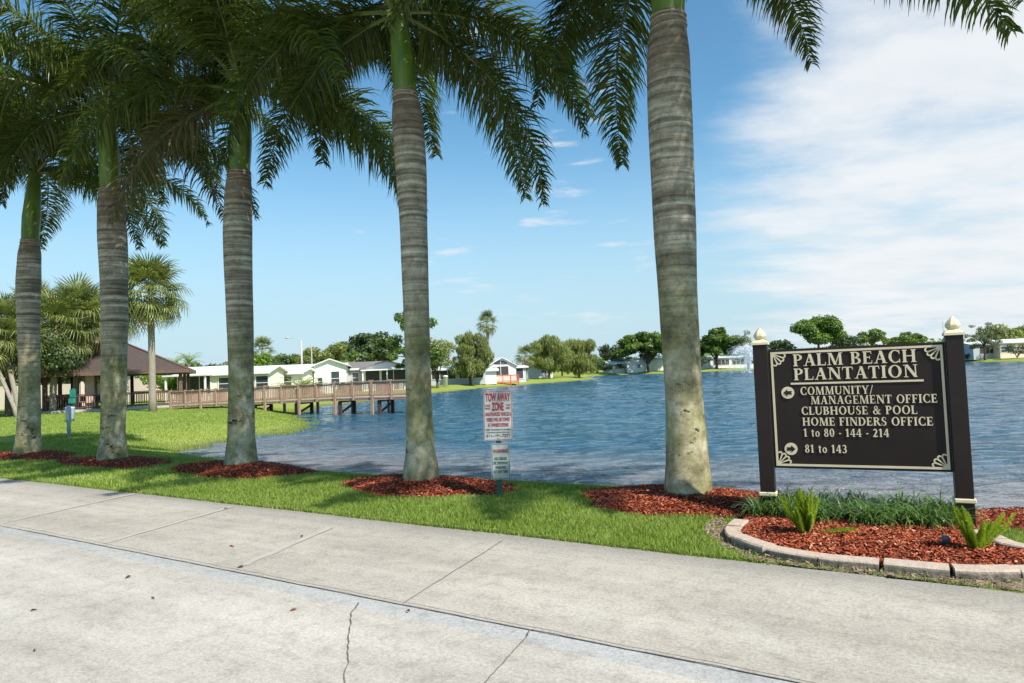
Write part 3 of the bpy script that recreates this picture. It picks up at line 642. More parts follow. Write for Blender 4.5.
bx0, bx1 = PW/2+.006, SW-PW/2-.006; BW = bx1-bx0; bz0, bz1 = .505, 1.655; BH = bz1-bz0; FY = -.028
m = MB(); m.box(bx0, bx1, FY, .028, bz0, bz1); board = m.build('board', M['board'], sign, bevel=.004)
# coordinates on the board: s 0..1 across, v 0..1 down
def bxz(s, v): return bx0+s*BW, bz1-v*BH
def raised(name, polys, mat, depth=.008, step=.00006):
    m = MB()
    for i, p in enumerate(polys): m.prism(p, FY+.001, FY-depth-(i % 7)*step, lambda x, y, z: (x, z, y))
    return m.build(name, mat, board)
def line(txt, s0, s1, v0, v1):
    P_, wd = text_polys(txt); x0, zt = bxz(s0, v0); x1, zb = bxz(s1, v1); sx = (x1-x0)/wd; sz = zt-zb
    x = 0
    for word in txt.split(' '):                    # each word is a piece of its own
        wp_, ww0 = text_polys(word); raised('lettering', [[(x0+(x+a)*sx, zb+b*sz) for a, b in p] for p in wp_], M['cream']); x += ww0+.075+G_[' '][0]+.075
line('PALM BEACH', .150, .850, .047, .147); line('PLANTATION', .150, .852, .166, .264)
line('COMMUNITY/', .183, .605, .322, .388); line('MANAGEMENT OFFICE', .243, .945, .400, .466)
line('CLUBHOUSE & POOL', .183, .836, .487, .553); line('HOME FINDERS OFFICE', .186, .915, .577, .643)
line('1 to 80 - 144 - 214', .188, .678, .670, .734); line('81 to 143', .190, .438, .802, .866)
x0, z0 = bxz(.128, .300); x1, z1 = bxz(.88, .285); raised('underline', [rect(x0, z0, x1, z1)], M['cream'])
bt = .020; xL, zT = bx0+.018, bz1-.024; xR, zB = bx1-.018, bz0+.022
raised('border', [rect(xL,zT-bt,xR,zT), rect(xL,zB,xR,zB+bt), rect(xL,zB+bt,xL+bt,zT-bt), rect(xR-bt,zB+bt,xR,zT-bt)], M['cream'], .009, 0)
for cx_, cz_, dx, dz in ((xL+bt,zT-bt,1,-1),(xR-bt,zT-bt,-1,-1),(xL+bt,zB+bt,1,1),(xR-bt,zB+bt,-1,1)):
    pol = []; rr_ = .118
    for k in range(4):                              # four scallops with spokes between them
        a0, a1 = k*22.5, (k+1)*22.5; am = R((a0+a1)/2); c = (rr_*.86*math.cos(am), rr_*.86*math.sin(am)); rs = rr_*.86*math.sin(R(11.25))*1.04
        pol += arc(c[0], c[1], rs, rs, .013, .013, math.degrees(am)-95, math.degrees(am)+95, 10)
    for k in (1, 2, 3):
        a = R(22.5*k); d = (math.cos(a), math.sin(a)); n_ = (-d[1], d[0]); L0, L1 = .012, rr_*.88
        pol.append([(d[0]*L0-n_[0]*.0035, d[1]*L0-n_[1]*.0035), (d[0]*L1-n_[0]*.0075, d[1]*L1-n_[1]*.0075), (d[0]*L1+n_[0]*.0075, d[1]*L1+n_[1]*.0075), (d[0]*L0+n_[0]*.0035, d[1]*L0+n_[1]*.0035)])
    pol += [[(0,0),(.03,0),(.02,.02),(0,.03)]]
    raised('corner_fan', [[(cx_+dx*a, cz_+dz*b) for a, b in p] for p in pol], M['cream'], .008)
for s, v, dr in ((.107, .367, -1), (.107, .838, 1)):
    x, z = bxz(s, v); rd_ = .058
    disc = raised('arrow_disc', [[(x+rd_*math.cos(t), z+rd_*math.sin(t)) for t in np.linspace(0, 2*PI, 33)[:-1]]], M['cream'], .008)
    m = MB(); ap = [(-.040,0),(-.004,.034),(-.004,.016),(.038,.016),(.032,0),(.038,-.016),(-.004,-.016),(-.004,-.034)]
    for poly in ([ap[0],ap[1],ap[7]], [ap[2],ap[3],ap[4],ap[5],ap[6]]):
        m.prism([(x-dr*a, z+b) for a, b in poly], FY-.0085, FY-.011, lambda a, b, c: (a, c, b))
    m.build('arrow', M['board'], disc)

# ------------------------------------------------------------------ edged bed under the sign
outer_px = [(733,519.5),(724.5,527),(727,534),(740.5,540.5),(769,549),(824,558),(870,562),(922,567),(972,571),(1024,571)]
OUT = [Vector((*on(*p, .07), 0)) for p in outer_px]
d = (OUT[-1]-OUT[-2]).normalized(); OUT += [OUT[-1]+d*.5+QR*.1, OUT[-1]+d*.85+QR*.4]
back = [Vector((*on(1024,541,.09), 0)), Vector((*on(998,531.5,.09), 0)), Vector((*on(976,527,.09), 0)), Vector((*on(968,523,.09), 0))]
OUT += [back[0]+d*.25, back[0], back[1], back[2]]
print('edge', [tuple(round(c,2) for c in p[:2]) for p in OUT])
def smooth_path(P, n=14):
    out = []
    for i in range(len(P)-1):
        p0 = P[max(0, i-1)]; p1 = P[i]; p2 = P[i+1]; p3 = P[min(len(P)-1, i+2)]
        for k in range(n):
            t = k/n; out.append(.5*((2*p1)+(p2-p0)*t+(2*p0-5*p1+4*p2-p3)*t*t+(3*p1-p0-3*p2+p3)*t**3))
    return out+[P[-1]]
path = smooth_path(OUT); L_ = [0]
for a, b_ in zip(path, path[1:]): L_.append(L_[-1]+(b_-a).length)
def along(s):
    s = max(0, min(s, L_[-1]-1e-4))
    for i in range(len(L_)-1):
        if L_[i+1] >= s: t = (s-L_[i])/(L_[i+1]-L_[i]); return path[i].lerp(path[i+1], t)
def mat_block():
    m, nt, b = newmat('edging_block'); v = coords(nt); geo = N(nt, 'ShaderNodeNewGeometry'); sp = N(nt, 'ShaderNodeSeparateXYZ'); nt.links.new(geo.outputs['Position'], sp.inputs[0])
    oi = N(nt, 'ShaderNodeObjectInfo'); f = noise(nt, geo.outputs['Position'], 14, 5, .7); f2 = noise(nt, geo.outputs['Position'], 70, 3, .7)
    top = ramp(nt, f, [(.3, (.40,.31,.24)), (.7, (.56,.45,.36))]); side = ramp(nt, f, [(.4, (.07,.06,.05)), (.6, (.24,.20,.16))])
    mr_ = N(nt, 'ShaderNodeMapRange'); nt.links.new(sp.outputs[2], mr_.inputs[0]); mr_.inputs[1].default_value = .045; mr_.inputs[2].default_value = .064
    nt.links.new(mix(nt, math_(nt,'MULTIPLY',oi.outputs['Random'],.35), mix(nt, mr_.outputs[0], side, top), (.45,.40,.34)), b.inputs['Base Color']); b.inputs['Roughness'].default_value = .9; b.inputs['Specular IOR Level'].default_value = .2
    bump(nt, b, f2, .6, .01, bump(nt, None, f, .6, .03)); return m
M['block'] = mat_block()
s = 0; ords = 'first second third fourth fifth sixth seventh eighth ninth tenth eleventh twelfth thirteenth fourteenth fifteenth sixteenth seventeenth eighteenth nineteenth twentieth'.split(); k = 0
BWD = .145
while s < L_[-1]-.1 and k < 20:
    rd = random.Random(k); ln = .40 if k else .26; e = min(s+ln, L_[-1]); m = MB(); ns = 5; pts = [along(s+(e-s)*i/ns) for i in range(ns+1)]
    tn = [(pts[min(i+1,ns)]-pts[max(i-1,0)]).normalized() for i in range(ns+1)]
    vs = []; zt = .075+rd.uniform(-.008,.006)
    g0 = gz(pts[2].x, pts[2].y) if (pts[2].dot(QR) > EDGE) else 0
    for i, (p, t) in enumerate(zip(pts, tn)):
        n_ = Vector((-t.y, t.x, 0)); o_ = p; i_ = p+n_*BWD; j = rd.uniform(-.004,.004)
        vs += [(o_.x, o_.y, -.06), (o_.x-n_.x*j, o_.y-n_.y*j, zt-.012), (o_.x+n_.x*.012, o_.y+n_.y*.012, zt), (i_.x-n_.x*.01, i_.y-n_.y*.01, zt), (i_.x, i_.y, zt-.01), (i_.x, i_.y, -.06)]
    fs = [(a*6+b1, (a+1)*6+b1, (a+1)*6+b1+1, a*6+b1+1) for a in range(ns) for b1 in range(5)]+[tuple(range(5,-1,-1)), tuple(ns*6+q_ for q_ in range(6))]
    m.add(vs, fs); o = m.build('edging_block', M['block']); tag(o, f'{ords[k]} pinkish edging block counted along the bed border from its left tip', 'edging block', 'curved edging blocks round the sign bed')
    k += 1; s = e+.012+(.02 if k in (3, 5, 6) else 0)
# mulch inside the edging, rising a little towards the sign
inner = [p+Vector((-(t.y), t.x, 0))*BWD*.6 for p, t in zip(path[::4], [(path[min(i+1,len(path)-1)]-path[max(i-1,0)]).normalized() for i in range(0, len(path), 4)])]
poly = [tuple(p[:2]) for p in inner]+[tuple((SRp+QR*.5+sv.normalized()*.2)[:2]), tuple((SL+QR*.62)[:2]), tuple((SL+QR*.35-sv.normalized()*.25)[:2])]
BEDPOLY = poly
cx0 = min(p[0] for p in poly); cx1 = max(p[0] for p in poly); cy0 = min(p[1] for p in poly); cy1 = max(p[1] for p in poly)
def bedz(P): return np.maximum(ground_z(P), .0)*.4+.035+.03*np.clip(sdist(P, poly)*-2.5, 0, 1)+.008*np.sin(P[:,0]*9)*np.sin(P[:,1]*8)
gx = np.linspace(cx0, cx1, 110); gy = np.linspace(cy0, cy1, 90); XX, YY = np.meshgrid(gx, gy); Pg = np.stack([XX.ravel(), YY.ravel()], 1); ins = sdist(Pg, poly) < .02; zz = bedz(Pg)
n = len(gx); idx = np.arange((len(gy)-1)*n).reshape(-1, n)[:, :-1].ravel(); Fb = np.stack([idx, idx+1, idx+n+1, idx+n], 1); Fb = Fb[ins[Fb].all(1)]
bed = link('mulch_bed', np_mesh('bed', np.column_stack([Pg, zz]), Fb, True), M['mulch']); tag(bed, 'red mulch inside the curved block edging under the sign', 'mulch bed', None, 'stuff')
rg = np.random.default_rng(5); Q = np.stack([rg.uniform(cx0, cx1, 36000), rg.uniform(cy0, cy1, 36000)], 1); Q = Q[sdist(Q, poly) < .0]
V2, F2 = chips(Q, bedz(Q), rg, .015, .05); link('chips', np_mesh('chips', V2, F2), M['chips'], bed)
# bare, scruffy soil in front of the edging
def mat_soil():
    m, nt, b = newmat('bare_soil'); geo = N(nt, 'ShaderNodeNewGeometry'); f = noise(nt, geo.outputs['Position'], 9, 6, .7); f2 = noise(nt, geo.outputs['Position'], 45, 4, .7)
    c = ramp(nt, f2, [(.3, (.10,.065,.045)), (.5, (.22,.16,.12)), (.7, (.36,.29,.23))]); c = mix(nt, ramp(nt, f, [(.5,(0,0,0)),(.62,(1,1,1))]), c, (.30,.25,.16))
    nt.links.new(c, b.inputs['Base Color']); b.inputs['Roughness'].default_value = .95; bump(nt, b, f2, .8, .02); return m
M['soil'] = mat_soil()
so_ = [Vector((*on(px, py), 0)) for px, py in ((712,520),(722,517),(738,548),(800,563),(900,574),(1024,580),(1100,586),(1100,601),(1024,592.5),(900,579),(800,567.5),(760,563),(725,548),(703,532))]
so_ = [p if p.dot(QR) > EDGE+.005 else p+QR*(EDGE+.005-p.dot(QR)) for p in so_]
SOIL = [tuple(p[:2]) for p in so_]

# ------------------------------------------------------------------ plants of the bed
M['fern'] = leafmat('foxtail_fern_needles', (.17,.27,.02), (.50,.62,.08), .4, .5, 9)
M['lily'] = leafmat('lilyturf_blades', (.045,.095,.025), (.15,.26,.06), .3, .4, 2)
def foxtail(loc, plumes, label, seed):
    rg = np.random.default_rng(seed); root = empty('foxtail_fern', loc, 0, label, 'fern', 'foxtail ferns at the sign posts')
    plumes = list(plumes)+[(a_+random.Random(a_).uniform(15,40), e_-random.Random(a_+1).uniform(0,12), l_*.72, b_+8) for a_, e_, l_, b_ in plumes if e_ > 30]
    for (az, elev, L, bend) in plumes:
        L *= .86; az = R(az); e = R(elev); P = [Vector((0,0,0))]; n = 26; dct = e
        for i in range(n): P.append(P[-1]+Vector((math.cos(az)*math.cos(dct), math.sin(az)*math.cos(dct), math.sin(dct)))*L/n); dct += R(bend)/n
        A = np.array([tuple(p) for p in P]); k = 1100; t = rg.uniform(.06, 1, k); B = np.stack([np.interp(t, np.linspace(0,1,n+1), A[:, j]) for j in range(3)], 1)
        T_ = np.array([np.interp(t, np.linspace(0,1,n+1), np.gradient(A[:, j])) for j in range(3)]).T; T_ /= np.linalg.norm(T_, axis=1)[:, None]
        rv = rg.normal(size=(k, 3)); rv -= (rv*T_).sum(1)[:, None]*T_; rv /= np.linalg.norm(rv, axis=1)[:, None]; rd_ = .040*np.clip(np.sin(np.clip(t*.93+.05,0,1)*PI)**.6, .12, 1)*rg.uniform(.6, 1.1, k)
        D_ = rv*.85+T_*.6; tip = B+D_*rd_[:, None]; sdv = np.cross(D_, T_); sdv /= np.linalg.norm(sdv, axis=1)[:, None]; V = np.stack([B-sdv*.0042, B+sdv*.0042, tip], 1).reshape(-1, 3)
        me = np_mesh('plume', V, np.arange(3*k).reshape(-1, 3)); o = link('plume', me, M['fern'], root)
def onb(px, py, z=.08): x, y = on(px, py, z); return (x, y, z-.03)
foxtail(onb(806,532), [(100,84,.47,-6),(60,80,.44,12),(140,76,.45,10),(-30,74,.42,14),(20,70,.48,16),(0,66,.40,8),(200,78,.40,-10),(262,70,.36,5),(170,52,.42,26),(185,48,.50,24),(300,80,.38,5),(80,70,.42,15),(-8,10,.50,-4),(5,76,.44,6),(150,84,.47,4),(-60,82,.40,0),(230,84,.36,0)], 'bright green foxtail fern by the left sign post', 1)
foxtail(onb(976,548), [(180,58,.44,18),(165,66,.40,12),(190,72,.42,6),(-5,38,.48,12),(8,44,.44,6),(200,66,.30,8),(100,78,.34,4),(-20,70,.28,10),(140,80,.38,0)], 'bright green foxtail fern by the right sign post', 2)
def tuft(P, n, L, wd, rg, spread=.9):
    """arching strap leaves: returns verts / quads"""
    k = len(P)*n; B = np.repeat(P, n, 0)+np.column_stack([rg.normal(0,.035,k), rg.normal(0,.035,k), np.zeros(k)])
    a = rg.uniform(0, 2*PI, k); el = rg.uniform(.75, 1.45, k); ln = L*rg.uniform(.6, 1.15, k); rows = []; cur = B; e = el.copy(); s_ = np.stack([-np.sin(a), np.cos(a), np.zeros(k)], 1)
    for j, ww in enumerate((1, 1, .8, .08)):
        rows += [cur-s_*wd*ww/2, cur+s_*wd*ww/2]
        cur = cur+np.stack([np.cos(a)*np.cos(e), np.sin(a)*np.cos(e), np.sin(e)], 1)*(ln/3)[:, None]; e = e-spread*rg.uniform(.4, 1.2, k)
    V = np.stack(rows, 1).reshape(-1, 3); ix = np.arange(k)*8; F = np.concatenate([np.stack([ix+2*j, ix+2*j+1, ix+2*j+3, ix+2*j+2], 1) for j in range(3)]); return V, F
rg = np.random.default_rng(9); tl_ = []
sx_ = sv.normalized()
for i in range(15):
    t = -.03+i/14*1.0; base = SL+sx_*(SW*t)+QR*(.22+.05*math.sin(i*2.1)); tl_.append(base)
    if i < 14: tl_ += [base-QR*.18+sx_*rg.uniform(-.04,.04), base-QR*.36+sx_*rg.uniform(-.05,.05)]
    if i in (5,8,9,12): tl_.append(base-QR*.48+sx_*rg.uniform(-.05,.05))
P_ = np.array([(p.x, p.y, .05) for p in tl_]); V2, F2 = tuft(P_, 62, .35, .011, rg)
tag(link('lilyturf', np_mesh('lilyturf', V2, F2), M['lily']), 'dark green strappy border grass behind the mulch under the sign', 'plants', None, 'stuff')
m = MB(); x, y, z = onb(946,544); m.lathe([(.026,0),(.026,.08),(.03,.085),(.03,.105),(.02,.115)], 12, (0,0,0)); M['bluemetal'] = simple('weathered_blue_metal', (.10,.15,.20), (.05,.07,.10), 20, .4)
o = m.build('bed_light', M['bluemetal'], None, True); o.location = (x, y, .03); tag(o, 'small blue grey light stub in the mulch left of the right fern', 'garden light')

# ------------------------------------------------------------------ tow-away sign
M['sgreen'] = simple('green_channel_post', (.02,.12,.09), (.01,.07,.05), 9, .45); M['swhite'] = simple('reflective_white', (.40,.42,.41), (.34,.37,.36), 6, .4)  # sign white greyed: the palm's shade is put into its colour
M['sred'] = simple('sign_red', (.30,.015,.035), (.24,.012,.03), 9, .4); M['sdark'] = simple('sign_green_ink', (.02,.10,.07), (.015,.07,.05), 9, .4); M['sblack'] = simple('sign_black_ink', (.03,.03,.035), (.02,.02,.02), 9, .4)
M['alu'] = simple('aluminium_back', (.45,.45,.46), (.36,.36,.37), 9, .35, metal=.8)
tx, ty = on(499.8,499); TD = ty; tang = R(4)
tow = empty('tow_away_sign', (tx, ty, gz(tx, ty)), tang, 'white and red tow away zone sign on a green post at the lawn', 'sign')
tow.rotation_euler = (0, R(1.0), tang)
PXM = TD/FPX
m = MB(); m.box(-.03,.03,.012,.018,-.2,1.27); m.box(-.03,-.024,.018,.04,-.2,1.27); m.box(.024,.03,.018,.04,-.2,1.27); m.build('post', M['sgreen'], tow)
def font_text(txt, cx_, z, h, wmax, mat, parent, y=-.0065, bold=.0):
    c = bpy.data.curves.new('writing', 'FONT'); c.body = txt; c.align_x = 'CENTER'; c.size = h*1.42; c.extrude = .0003; c.offset = bold*h
    o = bpy.data.objects.new('writing', c); COL.objects.link(o); bpy.context.view_layer.update(); wd = o.dimensions.x
    me = bpy.data.meshes.new_from_object(o.evaluated_get(bpy.context.evaluated_depsgraph_get())); bpy.data.objects.remove(o)
    o = link('writing', me, None, parent); me.materials.clear(); me.materials.append(mat)
    o.rotation_euler = (PI/2, 0, 0); o.location = (cx_, y, z); o.scale = (wmax/wd, 1, 1); return o
def plate(name, x0, x1, z0, z1, rim, y=.0):
    m = MB(); m.box(x0, x1, y-.004, y+.002, z0, z1); p = m.build(name, M['swhite'], tow, bevel=.0)
    m = MB(); t = .006; g = .006; yy = y-.0055
    for a in ((x0+g,x1-g,z1-g-t,z1-g),(x0+g,x1-g,z0+g,z0+g+t),(x0+g,x0+g+t,z0+g+t,z1-g-t),(x1-g-t,x1-g,z0+g+t,z1-g-t)): m.box(a[0],a[1],yy,y-.004,a[2],a[3])
    m.build('red_rim' if rim else 'rim', M['sred'] if rim else M['sdark'], p); return p
z_t1 = HC+ray(497,391)[1]*TD; z_t0 = HC+ray(498,440.5)[1]*TD; z_w1 = HC+ray(498,443.5)[1]*TD; z_w0 = HC+ray(499,479.5)[1]*TD
tw = .352; ox = -.0
p1 = plate('tow_panel', ox-tw/2, ox+tw/2, z_t0, z_t1, True); hh_ = z_t1-z_t0
def tl(txt, cx_, v0, v1, wf, mat, par=None, h0=None, b=.03):
    font_text(txt, ox+cx_*tw, z_t1-v1*hh_, (v1-v0)*hh_, wf*tw, mat, p1, bold=b)
tl('TOW AWAY', 0, .045, .20, .86, M['sred'], b=.06); tl('ZONE', .0, .235, .39, .42, M['sred'], b=.06)
tl('24 HOURS', -.355, .27, .31, .17, M['sred']); tl('7 DAYS', .355, .27, .31, .16, M['sred']); tl('PRIVATE', -.355, .33, .37, .17, M['sred']); tl('PROPERTY', .355, .33, .37, .16, M['sred'])
tl('UNAUTHORIZED VEHICLES &', 0, .43, .50, .9, M['sred'], b=.04); tl('VESSELS WILL BE TOWED', 0, .54, .61, .82, M['sred'], b=.04); tl('AT OWNER\'S EXPENSE', 0, .65, .72, .72, M['sred'], b=.04)
tl('WEST PALM BEACH, FLORIDA', 0, .765, .795, .9, M['sblack'], b=.03); tl('TOWING SERVICES, INC', 0, .82, .85, .84, M['sdark']); tl('561-686-7276', 0, .875, .93, .84, M['sblack'], b=.04)
ww = .225; ox2 = .02; p2 = plate('warning_panel', ox2-ww/2, ox2+ww/2, z_w0, z_w1, False); h2 = z_w1-z_w0
for txt, v0, v1, wf, mt in (('WARNING', .16, .26, .82, M['sred']), ('NO GRASS', .38, .46, .66, M['sdark']), ('OR DRIVEWAY', .50, .58, .84, M['sdark']), ('PARKING', .62, .70, .56, M['sdark']), ('AT ANY TIME', .74, .82, .76, M['sdark'])):
    font_text(txt, ox2, z_w1-v1*h2, (v1-v0)*h2, wf*ww, mt, p2, bold=.04)
m = MB()
for z in (z_t1-.04, z_t0+.03, z_w1-.03, z_w0+.03): m.prism([(ox2*.0+.009*math.cos(t), z+.009*math.sin(t)) for t in np.linspace(0, 2*PI, 9)[:-1]], -.003, -.010, lambda x, y, z_: (x, z_, y))
m.build('bolt', M['alu'], tow)

# ------------------------------------------------------------------ things on the left lawn
M['greenbox'] = simple('teal_green_paint', (.02,.22,.16), (.015,.16,.12), 6, .4); M['bluewhite'] = simple('pale_blue_plastic', (.42,.52,.62), (.34,.44,.54), 5, .45)
x, y = on(73,422); g = gz(x, y); st_ = empty('pet_waste_station', (x, y, g), R(-8), 'teal green pet waste station on a post in the lawn', 'waste station')
m = MB(); m.box(-.03,.03,.02,.07,-.1,1.55); m.build('post', M['greenbox'], st_)
m = MB(); m.box(-.15,.15,-.01,.018,1.12,1.5); m.build('sign_plate', M['greenbox'], st_)
m = MB(); m.box(-.14,.14,-.12,.018,.85,1.08); m.build('bag_dispenser', M['greenbox'], st_, bevel=.02)
m = MB(); m.lathe([(.15,.12),(.18,.15),(.19,.62),(.2,.64),(.2,.68),(.05,.71)], 20, (.02,-.19,0)); m.build('bin', M['bluewhite'], st_, True)
x, y = on(69,438); pe = empty('utility_pedestal', (x, y, gz(x, y)), 0, 'slim pale blue and white utility pedestal in the lawn', 'utility pedestal')
m = MB(); m.lathe([(.055,-.05),(.055,.45),(.07,.47),(.075,.9),(.06,.98),(.02,1.01)], 16); m.build('casing', M['bluewhite'], pe, True)
m = MB(); m.box(-.05,.05,-.085,-.06,.55,.85); m.build('door', M['alu'], pe)
x, y = pd(445,84)[0], 84; m = MB(); m.lathe([(.28,-.6),(.28,1.25),(.34,1.28),(.34,1.36),(.1,1.45)], 16); M['hw'] = simple('house_white', (.80,.80,.78), (.72,.72,.70), 1, .55)
sx0, sy0 = x, y
o = m.build('marker_post', M['hw'], None, True); o.location = (x, y, gz(x, y)); tag(o, 'short white post standing on the far lawn at the shore', 'post')
# ------------------------------------------------------------------ grass blades
def mat_blade():
    m, nt, b = newmat('grass_blade'); geo = N(nt, 'ShaderNodeNewGeometry'); f = math_(nt, 'ADD', math_(nt,'MULTIPLY',geo.outputs['Random Per Island'],.6), math_(nt,'MULTIPLY',noise(nt, geo.outputs['Position'], .8, 4),.5))
    dry = ramp(nt, noise(nt, geo.outputs['Position'], .55, 5, .65), [(.56, (0,0,0)), (.68, (1,1,1))]); f = math_(nt, 'ADD', f, math_(nt, 'MULTIPLY', dry, .28))
    c = ramp(nt, f, [(.2, (.12,.19,.028)), (.45, (.24,.345,.055)), (.75, (.36,.47,.10)), (.97, (.52,.53,.22))]); nt.links.new(c, b.inputs['Base Color']); b.inputs['Roughness'].default_value = .5; b.inputs['Specular IOR Level'].default_value = .3
    t = N(nt, 'ShaderNodeBsdfTranslucent'); nt.links.new(c, t.inputs[0]); ms = N(nt, 'ShaderNodeMixShader'); ms.inputs[0].default_value = .4
    nt.links.new(b.outputs[0], ms.inputs[1]); nt.links.new(t.outputs[0], ms.inputs[2]); nt.links.new(ms.outputs[0], nt.nodes['Material Output'].inputs[0]); return m
M['blade'] = mat_blade()
def blades(P, h, wd, rg, lean=.5):
    n = len(P); z = ground_z(P)-.005; a = rg.uniform(0, 2*PI, n); b_ = rg.uniform(0, 2*PI, n); hh = h*rg.uniform(.5, 1.2, n); l = rg.uniform(0, lean, n)*hh
    B = np.column_stack([P, z]); s_ = np.stack([np.cos(a), np.sin(a), np.zeros(n)], 1)*(wd*rg.uniform(.7, 1.2, n)/2)[:, None]
    mid = B+np.stack([np.cos(b_)*l*.35, np.sin(b_)*l*.35, hh*.6], 1); tip = B+np.stack([np.cos(b_)*l*1.2, np.sin(b_)*l*1.2, hh], 1)
    V = np.stack([B-s_, B+s_, mid+s_*.8, tip, mid-s_*.8], 1).reshape(-1, 3); return V, np.arange(5*n).reshape(-1, 5)
rg = np.random.default_rng(21)
def keep(P):
    k = (P@np.array([QR.x, QR.y]) > EDGE+.0)&(sdist(P, LAKE) > .05)&(sdist(P, BEDPOLY) > .08)
    for f in MOUNDS: k &= f(P) > .99+.06*rg.random(len(P))
    sl = sdist(P, SOIL); k &= (sl > .06*rg.random(len(P)))|(rg.random(len(P)) < .16)
    for b_ in pbase: k &= np.hypot(P[:,0]-b_[0], P[:,1]-b_[1]) > .3
    return P[k]
VS = []; FS = []; off = 0
for r0, r1, q0, q1, n, h, wd in ((-9,3.5,EDGE,8.0,190000,.050,.0065), (3.5,10,EDGE,8.4,110000,.055,.008), (10,24,EDGE,8.6,60000,.06,.012), (-9,8,8.0,10.6,80000,.07,.009), (8,24,8.4,12.4,50000,.07,.013)):
    r_ = rg.uniform(r0, r1, n); q = rg.uniform(q0, q1, n)
    P = np.stack([UR.x*r_+QR.x*q, UR.y*r_+QR.y*q], 1); P = keep(P); P = P[np.abs(P[:,0]/np.maximum(P[:,1],.1)) < 1.3] if r0 > -9 else P
    V, F = blades(P, h, wd, rg); VS.append(V); FS.append(F+off); off += len(V)
# ragged fringe hanging over the slab edge
r_ = rg.uniform(-9, 22, 26000); q = EDGE+.015-np.abs(rg.normal(0,.014,26000))+.012*np.sin(r_*2.1)+.015; P = np.stack([UR.x*r_+QR.x*q, UR.y*r_+QR.y*q], 1); P = P[(sdist(P, SOIL) > 0.02)|(rg.random(len(P)) < .25)]
V, F = blades(P, .035, .006, rg, .9); V[:, 2] = np.maximum(V[:, 2], V[:, 2]*0+.001)+.0; VS.append(V); FS.append(F+off); off += len(V)
# taller sedge at the waterline
P = np.stack([rg.uniform(-14, 8, 60000), rg.uniform(8, 40, 60000)], 1); s_ = sdist(P, LAKE); P = P[(s_ > -.25)&(s_ < .5)&(P@np.array([QR.x,QR.y]) > 9.5)]; V, F = blades(P, .14, .011, rg, .5); VS.append(V); FS.append(F+off); off += len(V)
# the wide lawn behind
P = np.stack([rg.uniform(-30, -6, 170000), 13+rg.random(170000)**1.5*32], 1); P = P[(P@np.array([QR.x,QR.y]) > 10.2)]; P = keep(P); V, F = blades(P, .06, .022, rg); VS.append(V); FS.append(F+off); off += len(V)
gr = link('grass', np_mesh('grass', np.vstack(VS), np.vstack(FS)), M['blade']); tag(gr, 'short sunlit green grass of the verge and lawn', 'grass', None, 'stuff')
print('grass blades', off//5)
# soil sheet and litter on it
gx = np.linspace(min(p[0] for p in SOIL), max(p[0] for p in SOIL), 150); gy = np.linspace(min(p[1] for p in SOIL), max(p[1] for p in SOIL), 120); XX, YY = np.meshgrid(gx, gy); Pg = np.stack([XX.ravel(), YY.ravel()], 1)
ins = (sdist(Pg, SOIL) < .015+.03*np.sin(Pg[:,0]*13)*np.sin(Pg[:,1]*17))&(Pg@np.array([QR.x,QR.y]) > EDGE); n = len(gx); idx = np.arange((len(gy)-1)*n).reshape(-1, n)[:, :-1].ravel(); Fb = np.stack([idx, idx+1, idx+n+1, idx+n], 1); Fb = Fb[ins[Fb].all(1)]
soil = link('bare_ground', np_mesh('soil', np.column_stack([Pg, np.maximum(ground_z(Pg), -.02)+.006+.008*np.sin(Pg[:,0]*21)*np.sin(Pg[:,1]*19)]), Fb, True), M['soil']); tag(soil, 'strip of bare soil before the edging', None, None, 'structure')
Q = np.stack([rg.uniform(gx[0], gx[-1], 6000), rg.uniform(gy[0], gy[-1], 6000)], 1); Q = Q[(sdist(Q, SOIL) < 0)&(Q@np.array([QR.x,QR.y]) > EDGE)]
V2, F2 = chips(Q, np.maximum(ground_z(Q), -.02)+.01, rg, .01, .035)
def mat_lit():
    m, nt, b = newmat('litter'); geo = N(nt, 'ShaderNodeNewGeometry'); nt.links.new(ramp(nt, geo.outputs['Random Per Island'], [(0, (.08,.045,.03)), (.5, (.25,.13,.08)), (.8, (.38,.30,.2)), (1, (.18,.22,.06))]), b.inputs['Base Color']); b.inputs['Roughness'].default_value = .9; return m
link('litter', np_mesh('litter', V2, F2), mat_lit(), soil)

